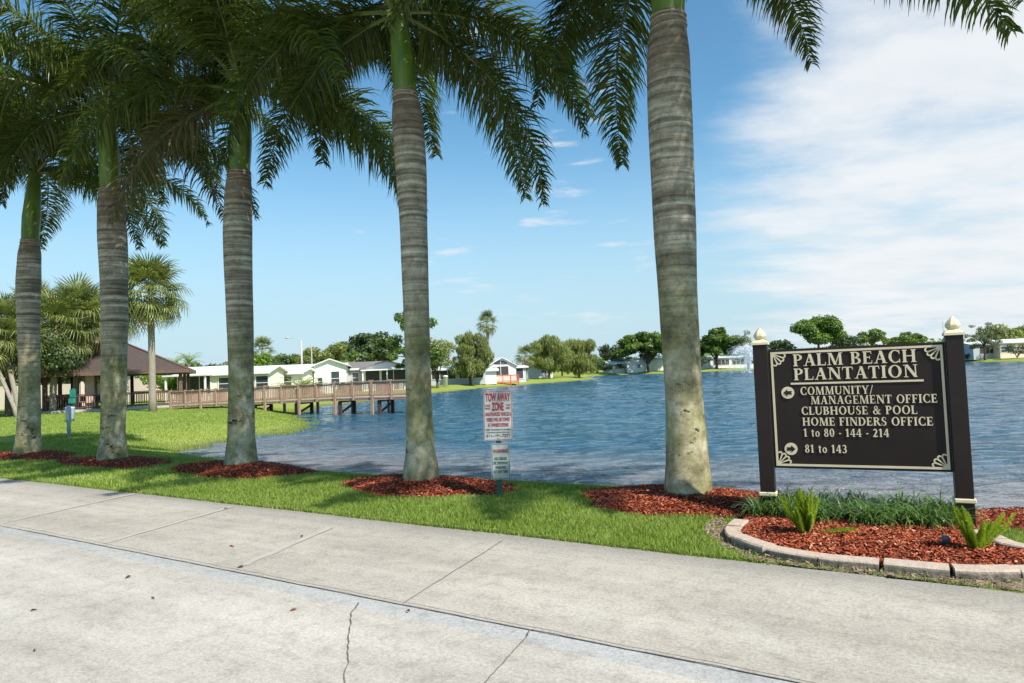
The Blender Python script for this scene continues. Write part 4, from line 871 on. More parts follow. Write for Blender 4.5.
# ------------------------------------------------------------------ trees
def leafcloud(blobs, n, ls, seed, shell=.55, droop=0, flat=1):
    """leaf sized quads through the volume of several uneven clumps (x,y,z,rx,ry,rz)"""
    rg = np.random.default_rng(seed); B = np.array(blobs, float); vol = B[:,3]*B[:,4]*B[:,5]; pick = rg.choice(len(B), n, p=vol**.75/(vol**.75).sum()); b = B[pick]
    d = rg.normal(size=(n,3)); d /= np.linalg.norm(d, axis=1)[:,None]; rr_ = rg.uniform(shell**3, 1, n)**(1/3)
    # lumpy surface
    lump = 1+.18*np.sin(d[:,0]*7+pick)*np.sin(d[:,1]*6+2*pick)*np.sin(d[:,2]*7+1)+rg.normal(0,.06,n)
    C = b[:,:3]+d*b[:,3:6]*(rr_*lump)[:,None]
    nr = d*1.0+rg.normal(0,.7,(n,3)); nr[:,2] += .4; nr /= np.linalg.norm(nr,axis=1)[:,None]
    u = np.cross(nr, rg.normal(size=(n,3))); u /= np.linalg.norm(u,axis=1)[:,None]; v = np.cross(nr, u)
    if droop: u = u*(1-droop)+np.array([0,0,-1])*droop; u /= np.linalg.norm(u,axis=1)[:,None]; v = np.cross(nr,u); v /= np.linalg.norm(v,axis=1)[:,None]
    s_ = ls*rg.uniform(.6,1.3,n)[:,None]; a = u*s_*(1.5 if droop else 1); c = v*s_*(.35 if droop else .6)
    V = np.stack([C-a, C+c*.9-a*.1, C+a, C-c*.9-a*.1], 1).reshape(-1,3); return V, np.arange(4*n).reshape(-1,4)
def blobset(kind, rx, rz, seed):
    rd = random.Random(seed); o = []
    if kind == 'round':
        for i in range(16): a = rd.uniform(0,2*PI); e = rd.uniform(-.5,1); r_ = rd.uniform(.35,.75); o.append((math.cos(a)*r_*rx, math.sin(a)*r_*rx, e*rz*.62, rx*rd.uniform(.26,.42), rx*rd.uniform(.26,.42), rz*rd.uniform(.22,.38)))
    if kind == 'umbrella':
        for i in range(26): a = rd.uniform(0,2*PI); r_ = rd.uniform(.15,1)**.6*.82; o.append((math.cos(a)*r_*rx, math.sin(a)*r_*rx, rz*(.62*math.sqrt(max(0,1-r_*r_))-.25+rd.uniform(-.35,.08)), rx*rd.uniform(.18,.30), rx*rd.uniform(.18,.30), rz*rd.uniform(.14,.24)))
    if kind == 'sparse':
        for i in range(24): a = rd.uniform(0,2*PI); e = rd.uniform(-.8,1); r_ = rd.uniform(.3,.95)*math.sqrt(max(.15,1-e*e*.7)); o.append((math.cos(a)*r_*rx, math.sin(a)*r_*rx, e*rz*.85, rx*rd.uniform(.12,.24), rx*rd.uniform(.12,.24), rz*rd.uniform(.08,.16)))
    if kind == 'dome':
        for i in range(44): a = rd.uniform(0,2*PI); r_ = rd.uniform(0,1)**.5*.84; zt_ = math.sqrt(max(0,1-r_*r_)); o.append((math.cos(a)*r_*rx, math.sin(a)*r_*rx, rz*(-.75+1.5*zt_*rd.uniform(.25,1)), rx*rd.uniform(.15,.26), rx*rd.uniform(.15,.26), rz*rd.uniform(.14,.24)))
    if kind == 'willow':
        for i in range(40): a = rd.uniform(0,2*PI); e = rd.uniform(-1,1); r_ = rd.uniform(.1,.85)*math.sqrt(max(.25,1-e*e*.7)); o.append((math.cos(a)*r_*rx, math.sin(a)*r_*rx, rz*e*.72, rx*rd.uniform(.18,.28), rx*rd.uniform(.18,.28), rz*rd.uniform(.2,.32)))
    if kind == 'weep':
        for i in range(26): a = rd.uniform(0,2*PI); r_ = rd.uniform(.2,.85); e = rd.uniform(-.75,.75); o.append((math.cos(a)*r_*rx, math.sin(a)*r_*rx, rz*(e*.75*(1.1-r_*.5)), rx*rd.uniform(.16,.26), rx*rd.uniform(.16,.26), rz*rd.uniform(.28,.42)))
    return o
M['bark'] = simple('brown_bark', (.12,.095,.07), (.06,.045,.035), 6, .9, .5)
LM = {'ficus': leafmat('ficus_leaves', (.03,.06,.008), (.17,.27,.03), .3, .45, .25), 'olive': leafmat('olive_green_leaves', (.10,.12,.035), (.33,.36,.10), .35, .6, .4),
      'dark': leafmat('dark_leaves', (.018,.04,.012), (.08,.125,.03), .2, .5, .4), 'bright': leafmat('bright_leaves', (.05,.12,.01), (.22,.36,.03), .35, .45, .7),
      'grey': leafmat('greyish_leaves', (.10,.12,.07), (.26,.28,.16), .3, .6, .5), 'mid': leafmat('mid_green_leaves', (.045,.09,.018), (.20,.29,.05), .3, .5, .4)}
def tree(px, d, h, rx, kind, lm, label, seed, rz=None, n=5200, ls=None, trunk_h=None, name='tree', multi=3, group=None, shell=.55, cat='tree', z=None):
    x, y = pd(px, d); z = gz(x, y) if z is None else z; rz = rz or h*.42
    if z < -.42: print('IN WATER', label, px, d, round(z,2))
    root = empty(name, (x, y, z), 0, label, cat, group); cz = h-rz*.95; ls = ls or max(.10, rx*.055); th_ = trunk_h or max(.3, cz-rz*.4)
    bl = [(a, b, c+cz, p, q, r_) for a, b, c, p, q, r_ in blobset(kind, rx, rz, seed)]
    V, F = leafcloud(bl, n, ls, seed, shell, .7 if kind in ('weep','willow') else 0); link('crown', np_mesh('crown', V, F), LM[lm], root)
    rd = random.Random(seed); m = MB(); tr = max(.10, h*.028)
    m.tube([(0,0,-.3),(0,0,.1),(rd.uniform(-.1,.1)*h*.1,0,th_)], [tr*1.5, tr*1.1, tr*.8], 8)
    for b in rd.sample(bl, min(len(bl), 9)):
        p1_ = Vector((b[0]*.3, b[1]*.3, th_+(b[2]-th_)*.45)); m.tube([(0,0,th_*.85), tuple(p1_), (b[0]*.85, b[1]*.85, b[2])], [tr*.6, tr*.38, tr*.12], 5)
    m.build('trunk', M['bark'], root, True); return root
tree(364,112,9.4,6.4,'dome','dark','broad dark domed tree behind the grey green house',1,rz=4.2,n=9000,ls=.3)
tree(416,74,8.8,3.6,'sparse','mid','tall open tree with airy leaf clumps behind the slender palm',2,rz=3.9,n=5000,ls=.16,shell=.2)
tree(437,81,5.9,3.2,'round','olive','bushy olive tree left of the willowy tree at the shore',3,rz=2.4,n=6000,ls=.14,trunk_h=.6)
tree(470,90,7.1,3.3,'willow','olive','willowy yellow green tree with forked trunk at the shore',4,rz=3.2,n=15000,ls=.15,trunk_h=1.0)
tree(549,114,7.2,4.4,'willow','olive','wide willowy tree left on the grassy point',5,rz=3.3,n=14000,ls=.18,trunk_h=.8)
tree(579,123,6.9,4.4,'willow','olive','willowy tree at the tip of the grassy point',6,rz=3.4,n=14000,ls=.19,trunk_h=.5)
tree(562,150,6.8,3.5,'round','mid','green tree peeping between the two willowy trees of the point',61,rz=3,n=3000)
tree(612,178,7.4,3.6,'round','dark','dark rounded tree beyond the tip of the point',7)
tree(622,176,4.2,3.2,'round','grey','dull grey green tree in front of the far dark tree',71,n=3000)
tree(648,168,10.6,8.2,'dome','ficus','big spreading tree on the far shore left of the large palm trunk',8,rz=4.6,n=14000,ls=.34,trunk_h=2.0)
tree(717,170,11.0,6.6,'dome','ficus','big spreading tree on the far shore beside the fountain',9,rz=4.9,n=14000,ls=.34,trunk_h=2.2)
tree(741,177,10.2,3.4,'round','grey','pale tree seen through the fountain spray',10,rz=3.2,n=3000)
tree(757,184,7.6,3.2,'round','dark','dark tree between the fountain and the sign',11,n=3000)
tree(820,184,13.6,8.0,'round','ficus','dense ragged tree rising above the sign board left of its middle',12,rz=5.6,n=14000,ls=.34,shell=.3)
tree(775,188,7.6,6,'round','dark','low dark tree beside the left end of the sign board',121,n=2600)
tree(874,190,9.8,4.4,'dome','mid','small domed light green tree above the sign board',13,rz=3.2,n=5000)
tree(846,190,8.2,6.0,'round','dark','low dark tree just left of the small domed tree',131,n=2600)
tree(908,190,8.4,5.4,'dome','mid','low flat tree near the right top of the sign',14,rz=2.8,n=5000)
tree(986,139,8.2,3.8,'sparse','grey','thin wispy tree with bare twigs right of the sign post',15,rz=3.6,n=3500,ls=.13,shell=.1)
tree(1003,150,7.4,6,'round','olive','olive tree behind the houses on the right',16,n=3000)
tree(1040,150,7.0,5,'round','mid','green tree at the right edge of the photo',17,n=3000)
for i, (px, d, h, rx, lm, lab) in enumerate(((272,95,4.9,3,'dark','small dark tree at the left end of the row behind the white roofs'),(287,98,5.2,3.2,'mid','green tree in the row behind the white roofs'),(304,105,5.4,3,'mid','green tree behind the street lamp'),(322,92,6.2,3.4,'olive','feathery olive tree right of the street lamp'),(340,96,5.6,3,'mid','green tree behind the gap between two houses'),(205,96,4.6,3.5,'dark','low dark tree right of the gazebo roof behind the white house'),(232,100,4.5,3.5,'grey','greyish tree over the white house roof'),
        (8,42,6.5,4,'dark','dark shady tree at the left edge of the photo'),(44,52,5.0,3.4,'olive','shady olive tree between the leftmost palms'),(-30,46,7,5,'mid','green tree beyond the left edge'),(88,64,6.0,4.2,'dark','dark tree behind the gazebo roof'))):
    tree(px, d, h, rx, 'round', lm, lab, 200+i, n=6500, ls=.13 if d < 70 else .17)
tree(256,66,5.0,1.9,'round','bright','bright green leafy tree right of the middle palm trunk',30,rz=2.4,n=3500,ls=.16,trunk_h=.5)
tree(167,64,3.4,2.6,'round','bright','bright green shrub seen under the gazebo roof',31,rz=1.7,n=3000,ls=.14,trunk_h=.3,name='shrub',cat='shrub')
tree(44,62,2.4,1.6,'round','olive','yellowish shrub by the beige fence',32,rz=1.2,n=1500,ls=.12,trunk_h=.2,name='shrub',cat='shrub')
tree(344,70,1.2,.6,'round','mid','small round shrub at the corner of the gabled white house',33,rz=.6,n=600,ls=.08,trunk_h=.1,name='shrub',cat='shrub')
for i, (px, d, h, rx, lm, lab) in enumerate(((597,171,3.4,3,'dark','dark shoreline shrub left of the grey blue far house'),(626,172,2.4,2.6,'dark','low dark shrub before the far white house'),(700,166,3.4,2.6,'dark','dark shrub by the far cream house'),(762,180,3.0,3,'mid','shrub behind the left post of the sign'),(969,144,2.0,1.5,'dark','small shrub in front of the pinkish house'),(1018,135,3.0,2.4,'dark','dark hedge mound before the houses at the right edge'),(606,173,2.6,2.4,'mid','green shrub at the far shore inlet'),(455,95,2.0,2.0,'mid','low shrub behind the willowy tree'))):
    tree(px, d, h, rx, 'round', lm, lab, 300+i, rz=h*.5, n=1500, trunk_h=.2, name='shrub', cat='shrub')

# far wood closing the horizon
rg = np.random.default_rng(77); Vb = []; Fb_ = []; off = 0
for i in range(190):
    a = R(-62+i*124/190); dd = rg.uniform(235, 330); x, y = math.sin(a)*dd, math.cos(a)*dd
    bl = [(x+rg.normal(0,4), y+rg.normal(0,4), rg.uniform(1.5,4.0), 5.5, 5.5, rg.uniform(1.8,3.2)) for _ in range(2)]; V, F = leafcloud(bl, 420, .6, 500+i, .4); Vb.append(V); Fb_.append(F+off); off += len(V)
tag(link('treeline', np_mesh('treeline', np.vstack(Vb), np.vstack(Fb_)), LM['mid']), 'distant low wood along the horizon beyond the lake', 'woods', None, 'stuff')

# fan palms: leaves are discs of folded fingers
def fan_mesh(name, r_, seed, nf=26, pet=1.1, droop=.5):
    rg = np.random.default_rng(seed); m = MB(); m.tube([(0,0,0),(pet*.5,0,.06),(pet,0,0)], [.022,.016,.012], 4)
    V = list(m.v); F = list(m.f); mi = [1]*len(F)
    for i in range(nf):
        a = R(-125+250*i/(nf-1)); L = r_*(1-.28*abs(a)/R(125))*rg.uniform(.9,1.08); dx, dy = math.cos(a), math.sin(a); wd = .030*r_/.9
        b = len(V); z1 = rg.uniform(-.03,.05)
        for s_, w0, z in ((0.02,.006,0),(.55,wd,.06+z1),(.8,wd*.7,-.05*droop+z1),(1.0,.004,-.45*droop*rg.uniform(.5,1.4))):
            V += [(pet+dx*L*s_-dy*w0, dy*L*s_+dx*w0, z*r_), (pet+dx*L*s_+dy*w0, dy*L*s_-dx*w0, z*r_)]
        for k in range(3): F.append((b+2*k, b+2*k+1, b+2*k+3, b+2*k+2)); mi.append(0)
    me = bpy.data.meshes.new(name); me.from_pydata([tuple(v) for v in V], [], F); me.update(); me.polygons.foreach_set('material_index', mi); return me
M['fan'] = leafmat('cabbage_palm_leaf', (.06,.085,.025), (.26,.29,.085), .35, .45, .9); M['fan_dry'] = leafmat('dry_cabbage_palm_leaf', (.16,.11,.05), (.34,.25,.12), .2, .7, 1)
M['sabalbark'] = simple('cabbage_palm_bark', (.36,.32,.26), (.20,.17,.13), 9, .9, .5, stretch=(1,1,4))
FAN = []
for i in range(4):
    me = fan_mesh('fan_leaf', .95, 60+i, droop=(.2,.5,.9,1.3)[i]); me.materials.append(M['fan']); me.materials.append(M['rachis']); FAN.append(me)
me = fan_mesh('fan_leaf', .8, 70, droop=1.6); me.materials.append(M['fan_dry']); me.materials.append(M['fan_dry']); FANDRY = me
def fan_palm(px, d, h, label, seed, s=1.0, n=34, tr=.19, lean=(0,0), dry=4, curve=0, z=None, foot=None, name='cabbage_palm', group=None):
    rd = random.Random(seed); x, y = foot or pd(px, d); z = gz(x, y) if z is None else z; root = empty(name, (x, y, z), 0, label, 'palm tree', group)
    m = MB(); pts = [(lean[0]*t*h+curve*math.sin(t*PI)*.3, lean[1]*t*h, t*h) for t in np.linspace(0,1,9)]; pts[0] = (0,0,-.2)
    m.tube(pts, [tr*1.35, tr*1.05, tr, tr, tr*.98, tr*.95, tr*.95, tr, tr*.8], 12); m.build('trunk', M['sabalbark'], root, True); top = Vector(pts[-1])
    for i in range(n):
        t = i/(n-1); az = i*2.4+seed; el = R(80-135*t+rd.uniform(-10,10)); o = bpy.data.objects.new('fan_leaf', FANDRY if i >= n-dry else FAN[min(3, int(t*4))]); COL.objects.link(o); o.parent = root
        o.location = top+Vector((0,0,.15-.3*t)); o.rotation_mode = 'XYZ'; o.rotation_euler = (rd.uniform(-.4,.4), -el, az); q_ = s*rd.uniform(.85,1.1); o.scale = (q_, q_, q_)
    return root
fan_palm(152,41,7.1,'cabbage palm with slim pale trunk in front of the gazebo',3,1.2,64,.2)
fan_palm(75,47,6.4,'bushy cabbage palm leaning over the gazebo roof',5,1.45,48,.2,lean=(.04,0))
fan_palm(52,45,5.6,'cabbage palm between the two leftmost royal palms',7,1.4,44,.2,lean=(.05,0))
fan_palm(108,53,7.0,'tall cabbage palm standing behind the gazebo peak',8,1.3,40,.2)
fan_palm(36,48,6.6,'tall bushy cabbage palm between the two leftmost palm trunks, furthest back',15,1.35,46,.2)
fan_palm(94,50,5.9,'rounded cabbage palm right behind the second royal palm trunk',16,1.4,46,.2)
fan_palm(20,40,5.2,'cabbage palm with thin leaning stem at the left edge',9,1.1,36,.13,lean=(-.25,.05))
fan_palm(18,39.5,4.4,'second thin leaning palm stem at the left edge, shorter crown',10,1.0,34,.11,lean=(-.45,.05))
fan_palm(22,41,4.2,'short curved palm left of the leftmost royal palm trunk',11,1.0,30,.16,lean=(-.05,.05),curve=1)
fan_palm(489,104,8.9,'tall fan palm rising above the willowy tree',12,1.05,30,.24,dry=2)
fan_palm(526,106,3.6,'short cabbage palm beside the red deck',13,1.0,32,.3)
fan_palm(263,85,5.2,'cabbage palm top behind the white roofs right of the middle trunk',14,.95,30,.2)
# small feather palms far off and areca clump
FR2 = []
M['arec'] = leafmat('areca_leaflets', (.07,.13,.015), (.30,.38,.05), .4, .5, 1.5)
for i, (ri, dr) in enumerate(((1.3,.1),(1.0,.5),(.6,.9))):
    me = frond_mesh('frond', 2.2, ri, dr, 140+i, nl=34, ll=.42, planes=1); me.materials.append(M['arec']); me.materials.append(M['rachis']); FR2.append(me)
def small_palm(px, d, h, label, seed, n=16, s=1, name='feather_palm', spread=.0, mats=None, z=None):
    rd = random.Random(seed); x, y = pd(px, d); root = empty(name, (x, y, gz(x, y)), 0, label, 'palm tree'); m = MB()
    if h > .5: m.tube([(0,0,-.2),(0,0,h*.5),(0,0,h)], [.16,.12,.1], 8)
    else:
        for i in range(6): a = i*1.05; m.tube([(math.cos(a)*.15,math.sin(a)*.15,-.1),(math.cos(a)*.4,math.sin(a)*.4,.7)], .03, 5)
    m.build('trunk', M['sabalbark'], root, True)
    for i in range(n):
        o = bpy.data.objects.new('frond', FR2[i % 3]); COL.objects.link(o); o.parent = root; o.location = (rd.uniform(-spread,spread), rd.uniform(-spread,spread), h); o.rotation_euler = (0, rd.uniform(-.2,.2), i*2.4); q_ = s*rd.uniform(.85,1.1); o.scale = (q_,q_,q_)
small_palm(189,78,3.7,'feathery palm right of the gazebo roof',1,16,1.0)
small_palm(302,60,.2,'clumping yellow green palm before the gabled white house',2,26,1.15,'areca_palm',.45)
small_palm(292,60,.2,'smaller clumping palm beside the bluish shade-coloured wall',3,14,.8,'areca_palm',.3)
small_palm(176,70,3.4,'feathery palm just behind the right eave of the gazebo',4,12,.8)

# ------------------------------------------------------------------ gazebo
M['shingle'] = simple('brown_shingle_roof', (.085,.06,.05), (.05,.036,.03), 5, .8, .4, 40, stretch=(1,1,5)); M['wood'] = simple('red_brown_stained_wood', (.16,.095,.07), (.11,.062,.045), 5, .7, .3); M['dwood'] = simple('dark_and_shaded_wood', (.10,.05,.04), (.06,.03,.025), 5, .7)  # the dark wood also carries palm shade on the gazebo's left side
M['pillar'] = simple('peach_stucco', (.62,.42,.33), (.5,.34,.27), 6, .8); M['conc'] = simple('plain_concrete', (.45,.43,.4), (.36,.34,.32), 5, .85)
gx_, gy_ = pd(124,50); gzz = gz(gx_, gy_); gaz = empty('gazebo', (gx_, gy_, gzz), R(22), 'brown hip roofed gazebo with railing on the left lawn', 'gazebo')
hs = 4.0; ez, az_ = 2.55, 4.75
m = MB(); e = hs+.55
m.add([(-e,-e,ez),(e,-e,ez),(e,e,ez),(-e,e,ez),(0,0,az_),(-e,-e,ez-.18),(e,-e,ez-.18),(e,e,ez-.18),(-e,e,ez-.18)], [(0,1,4),(1,2,4),(2,3,4),(3,0,4),(5,6,1,0),(6,7,2,1),(7,8,3,2),(8,5,0,3),(8,7,6,5)])
rf = m.build('roof', M['shingle'], gaz)
m = MB()
for sx, sy in ((-1,-1),(1,-1),(1,1),(-1,1)): m.bar((sx*e,sy*e,ez+.02),(0,0,az_+.05),.14,.06)
m.build('ridge_cap', M['wood'], rf)
m = MB()
for a, b_ in (((-e,-e),(e,-e)),((e,-e),(e,e)),((e,e),(-e,e)),((-e,e),(-e,-e))): m.bar((*a,ez-.08),(*b_,ez-.08),.05,.24)
m.build('fascia', M['wood'], rf)
m = MB(); m.box(-hs-.3,hs+.3,-hs-.3,hs+.3,-.1,.12); m.build('floor_slab', M['conc'], gaz)
pp = [(-hs,-hs),(0,-hs),(hs,-hs),(hs,0),(hs,hs),(0,hs),(-hs,hs),(-hs,0)]
for x, y in pp: m = MB(); m.box(x-.11,x+.11,y-.11,y+.11,.1,ez-.15); m.build('post', M['wood'] if x > 0 else M['dwood'], gaz)  # left and middle posts darker: palm shade put into the wood colour
def rail_panel(parent, a, b_, z0, h, mat, step=.13, name='railing'):
    a = Vector(a); b_ = Vector(b_); L = (b_-a).length; m = MB(); up = Vector((0,0,1))
    m.bar(a+up*(z0+h), b_+up*(z0+h), .11, .045); m.bar(a+up*(z0+h-.09), b_+up*(z0+h-.09), .04, .09); m.bar(a+up*(z0+.12), b_+up*(z0+.12), .04, .08); n = max(2, int(L/step))
    for i in range(1, n): p = a.lerp(b_, i/n); m.bar(p+up*(z0+.1), p+up*(z0+h-.05), .036)
    return m.build(name, mat, parent)
for (a, b_) in ((0,1),(1,2),(2,3),(3,4),(4,5),(6,7),(7,0)): rail_panel(gaz, (*pp[a],0), (*pp[b_],0), .12, 1.0, M['wood'] if a in (1,2,3) else M['dwood'], .14)  # left and back railings darker, shade put into their wood colour
for x, y in ((-1.6,-3.2),(-1.2,2.6)): m = MB(); m.box(x-.25,x+.25,y-.25,y+.25,.12,ez-.15); m.build('pillar', M['pillar'], gaz, bevel=.03)
x, y = pd(92,48); bn = empty('bench', (x, y, gz(x, y)+.12), R(22), 'dark bench under the gazebo roof', 'bench')
m = MB(); m.box(-.8,.8,-.22,.22,.42,.47); m.build('seat', M['dwood'], bn); m = MB(); m.box(-.8,.8,.2,.24,.5,.9); m.build('backrest', M['dwood'], bn)
for sx in (-.7,.7): m = MB(); m.box(sx-.04,sx+.04,-.2,.22,0,.42); m.build('leg', M['dwood'], bn)

# ------------------------------------------------------------------ boardwalk over the inlet
M['deck'] = simple('weathered_deck_wood', (.50,.38,.30), (.37,.27,.21), 7, .8, .3); M['rail'] = simple('faded_red_brown_rail', (.42,.285,.205), (.31,.20,.145), 7, .75, .3)
A = Vector((*pd(181,43.5), 0)); B = Vector((*pd(418,37.5), 0)); dv = B-A; L = dv.length; bw = empty('boardwalk', A, math.atan2(dv.y, dv.x), 'red brown timber boardwalk with railing running over the inlet', 'boardwalk')
W2 = .85; DZ = lambda t: .24+.18*min(1, t*1.4)
n = 24
m = MB(); vs = []
for i in range(n+1):
    t = i/n; z = DZ(t)
    vs += [(t*L,-W2,z-.05),(t*L,-W2,z),(t*L,W2,z),(t*L,W2,z-.05)]
m.add(vs, [(4*i+k, 4*i+(k+1)%4, 4*i+4+(k+1)%4, 4*i+4+k) for i in range(n) for k in range(4)]+[(0,1,2,3),(4*n+3,4*n+2,4*n+1,4*n)]); m.build('deck', M['deck'], bw)
m = MB()
for sy in (-W2+.04, W2-.04): m.bar((0,sy,DZ(0)-.10),(L*.7,sy,DZ(.7)-.10),.05,.11); m.bar((L*.7,sy,DZ(.7)-.10),(L,sy,DZ(1)-.10),.05,.11)
m.build('joist', M['rail'], bw)
nb = int(round(L/1.22)); rh = .87
for sy in (-W2, W2):
    for i in range(nb+1):
        t = i/nb; x = t*L; m = MB(); wp = A+dv*t; zb = min(gz(wp.x, wp.y)-.3, DZ(t)-.4) if i % 2 == 0 else DZ(t)-.14; hw_ = .065 if i % 2 == 0 else .045; m.box(x-hw_,x+hw_,sy-.07 if sy < 0 else sy-.05,sy+.05 if sy < 0 else sy+.07,zb,DZ(t)+rh+.07); m.build('post', M['rail'], bw)
        if i < nb:
            t1 = (i+1)/nb; am, bm_ = Vector((x+.07,sy,0)), Vector((t1*L-.07,sy,0)); mm = MB(); up = Vector((0,0,1)); z0, z1 = DZ(t), DZ(t1)
            mm.bar(am+up*(z0+rh), bm_+up*(z1+rh), .14, .045); mm.bar(am+up*(z0+rh-.1), bm_+up*(z1+rh-.1), .04, .09); mm.bar(am+up*(z0+.1), bm_+up*(z1+.1), .04, .08); k_ = 9
            for j in range(1, k_): p = am.lerp(bm_, j/k_); z = z0+(z1-z0)*j/k_; mm.bar(p+up*(z+.06), p+up*(z+rh-.05), .038)
            mm.build('railing', M['rail'], bw)
for px_ in (.36,.535,.71,.86):
    m = MB(); x = px_*L
    for sy in (-W2+.15, W2-.15): m.box(x-.09+.3,x+.09+.3,sy-.06,sy+.06,-1.4,DZ(px_)-.2)
    m.bar((x+.3,-W2+.1,DZ(px_)-.2),(x+.3,W2-.1,DZ(px_)-.2),.10,.12); m.bar((x+.3,-W2+.15,-.45),(x+.3,W2-.15,DZ(px_)-.35),.05,.12); m.build('pier', M['dwood'], bw)

# ------------------------------------------------------------------ houses
def hmat(name, c, k=.88): return simple(name, c, tuple(x*k for x in c), 1.2, .6, .15, 30, stretch=(.3,.3,14))
M['roofw'] = simple('white_metal_roof', (.74,.74,.72), (.66,.66,.64), 2, .45); M['roofg'] = simple('grey_shingle_roof', (.20,.18,.17), (.14,.125,.12), 5, .85)
M['glass'] = simple('window_glass', (.05,.065,.075), (.03,.04,.05), 2, .12, spec=.8); M['screen'] = simple('dark_porch_screen', (.055,.05,.05), (.035,.032,.032), 3, .7); M['trim'] = simple('white_trim', (.78,.78,.76), (.7,.7,.68), 3, .5)
M['w_white'] = hmat('white_siding', (.80,.79,.75)); M['w_cream'] = hmat('cream_siding', (.80,.75,.64)); M['w_blueshade'] = hmat('bluish_shade_siding', (.46,.56,.66)); M['w_green'] = hmat('grey_green_siding', (.46,.52,.46)); M['w_pink'] = hmat('pinkish_siding', (.68,.50,.42)); M['w_grey'] = hmat('grey_blue_siding', (.50,.55,.57)); M['w_beige'] = hmat('beige_siding', (.60,.52,.42)); M['w_peach'] = hmat('peach_wall', (.80,.64,.52))
def house(px, d, yaw, L, W, wh, rh, wall, roof, label, wins=(), porch=None, z=None, ridge='x', name='house', oh=.35, gable=None):
    """origin at the centre of the front foot line; x along the front, -y towards the lake"""
    x, y = pd(px, d); z = gz(x, y)-.1 if z is None else z; root = empty(name, (x, y, z), R(yaw), label, 'house', 'low lakeside homes'); h = L/2
    m = MB(); m.box(-h,h,0,W,0,wh)
    gm = MB()
    if ridge == 'x': m.add([(-h,0,wh),(-h,W,wh),(-h,W/2,wh+rh*.98)], [(0,1,2)]); m.add([(h,0,wh),(h,W,wh),(h,W/2,wh+rh*.98)], [(0,2,1)])
    else: m.add([(-h,0,wh),(h,0,wh),(0,0,wh+rh*.98)], [(0,1,2)]); m.add([(-h,W,wh),(h,W,wh),(0,W,wh+rh*.98)], [(0,2,1)])
    m.build('wall', wall, root)
    m = MB(); t = .12
    if ridge == 'x':
        sl = rh/(W/2)
        for s_, y0, y1 in ((1,-oh,W/2),(-1,W+oh,W/2)):
            ze = wh-sl*oh; m.add([(-h-oh,y0,ze),(h+oh,y0,ze),(h+oh,y1,wh+rh),(-h-oh,y1,wh+rh),(-h-oh,y0,ze+t),(h+oh,y0,ze+t),(h+oh,y1,wh+rh+t),(-h-oh,y1,wh+rh+t)], [(0,1,2,3),(7,6,5,4),(0,4,5,1),(3,2,6,7),(0,3,7,4),(1,5,6,2)])
    else:
        sl = rh/h
        for s_ in (-1,1):
            xe = s_*(h+oh); ze = wh-sl*oh; m.add([(xe,-oh,ze),(xe,W+oh,ze),(0,W+oh,wh+rh),(0,-oh,wh+rh),(xe,-oh,ze+t),(xe,W+oh,ze+t),(0,W+oh,wh+rh+t),(0,-oh,wh+rh+t)], [(0,1,2,3),(7,6,5,4),(0,4,5,1),(3,2,6,7),(0,3,7,4),(1,5,6,2)])
    m.build('roof', roof, root)
    m = MB(); m.box(-h-oh, h+oh, -oh-.03, -oh-.005, wh-(rh/(W/2))*oh-.1 if ridge == 'x' else wh-.12, (wh-(rh/(W/2))*oh+t if ridge == 'x' else wh+.0)); 
    if ridge == 'x': m.build('fascia', M['trim'], root)
    for wdef in wins:
        face, c, zb, ww_, hh2 = wdef[:5]; kind = wdef[5] if len(wdef) > 5 else 'window'
        def T(u, v, o_):   # u along face, v up, o_ outwards
            return {'f': (c+u, -o_, zb+v), 'r': (h+o_, c+u, zb+v), 'l': (-h-o_, c+u, zb+v)}[face]
        def bx(m, u0, u1, v0, v1, o0, o1):
            a = T(u0,v0,o0); b2 = T(u1,v1,o1); m.box(min(a[0],b2[0]),max(a[0],b2[0]),min(a[1],b2[1]),max(a[1],b2[1]),min(a[2],b2[2]),max(a[2],b2[2]))
        m = MB(); f = .08
        bx(m,-ww_/2-f,ww_/2+f,hh2,hh2+f,.002,.06); bx(m,-ww_/2-f,ww_/2+f,-f,0,.002,.07); bx(m,-ww_/2-f,-ww_/2,0,hh2,.002,.06); bx(m,ww_/2,ww_/2+f,0,hh2,.002,.06)
        nmul = max(1, int(ww_/.9)) if kind != 'door' else 1
        for i in range(1, nmul): u = -ww_/2+ww_*i/nmul; bx(m,u-.035,u+.035,0,hh2,.022,.06)
        if kind == 'window': bx(m,-ww_/2,ww_/2,hh2*.5-.025,hh2*.5+.025,.022,.05)
        fr = m.build(kind, M['trim'], root); m = MB(); bx(m,-ww_/2,ww_/2,0,hh2,.002,.02); m.build('pane' if kind != 'screen' else 'mesh_panel', M['screen'] if kind == 'screen' else M['glass'], fr)
    if porch:
        x0, x1, dep, zr = porch; m = MB(); m.box(x0-.2,x1+.2,-dep-.2,-.02,zr,zr+.14); m.build('porch_roof', roof if roof is M['roofw'] else M['trim'], root)
        k = max(2, int(round((x1-x0)/2.2))+1)
        for i in range(k): xx = x0+(x1-x0)*i/(k-1); m = MB(); m.box(xx-.07,xx+.07,-dep,-dep+.14,0,zr); m.build('post', M['trim'], root)
        rail_panel(root, (x0,-dep+.07,0), (x1,-dep+.07,0), .0, .95, M['trim'], .16)
    return root
house(223,62,-3,8.4,3.6,2.5,.45,M['w_cream'],M['roofw'],'white roofed home with dark screened porch right of the gazebo',[('f',-2.7,.7,3.0,1.7,'screen'),('f',.1,1.0,1.0,1.1),('f',3.6,.9,1.1,1.2)],porch=(-4.6,-1.0,1.4,2.35))
house(281,66,0,3.9,4,2.35,.3,M['w_cream'],M['roofw'],'cream wall home with one small window behind the boardwalk',[('f',.6,1.0,.8,1.0),('f',-1.5,1.0,.9,1.0)])
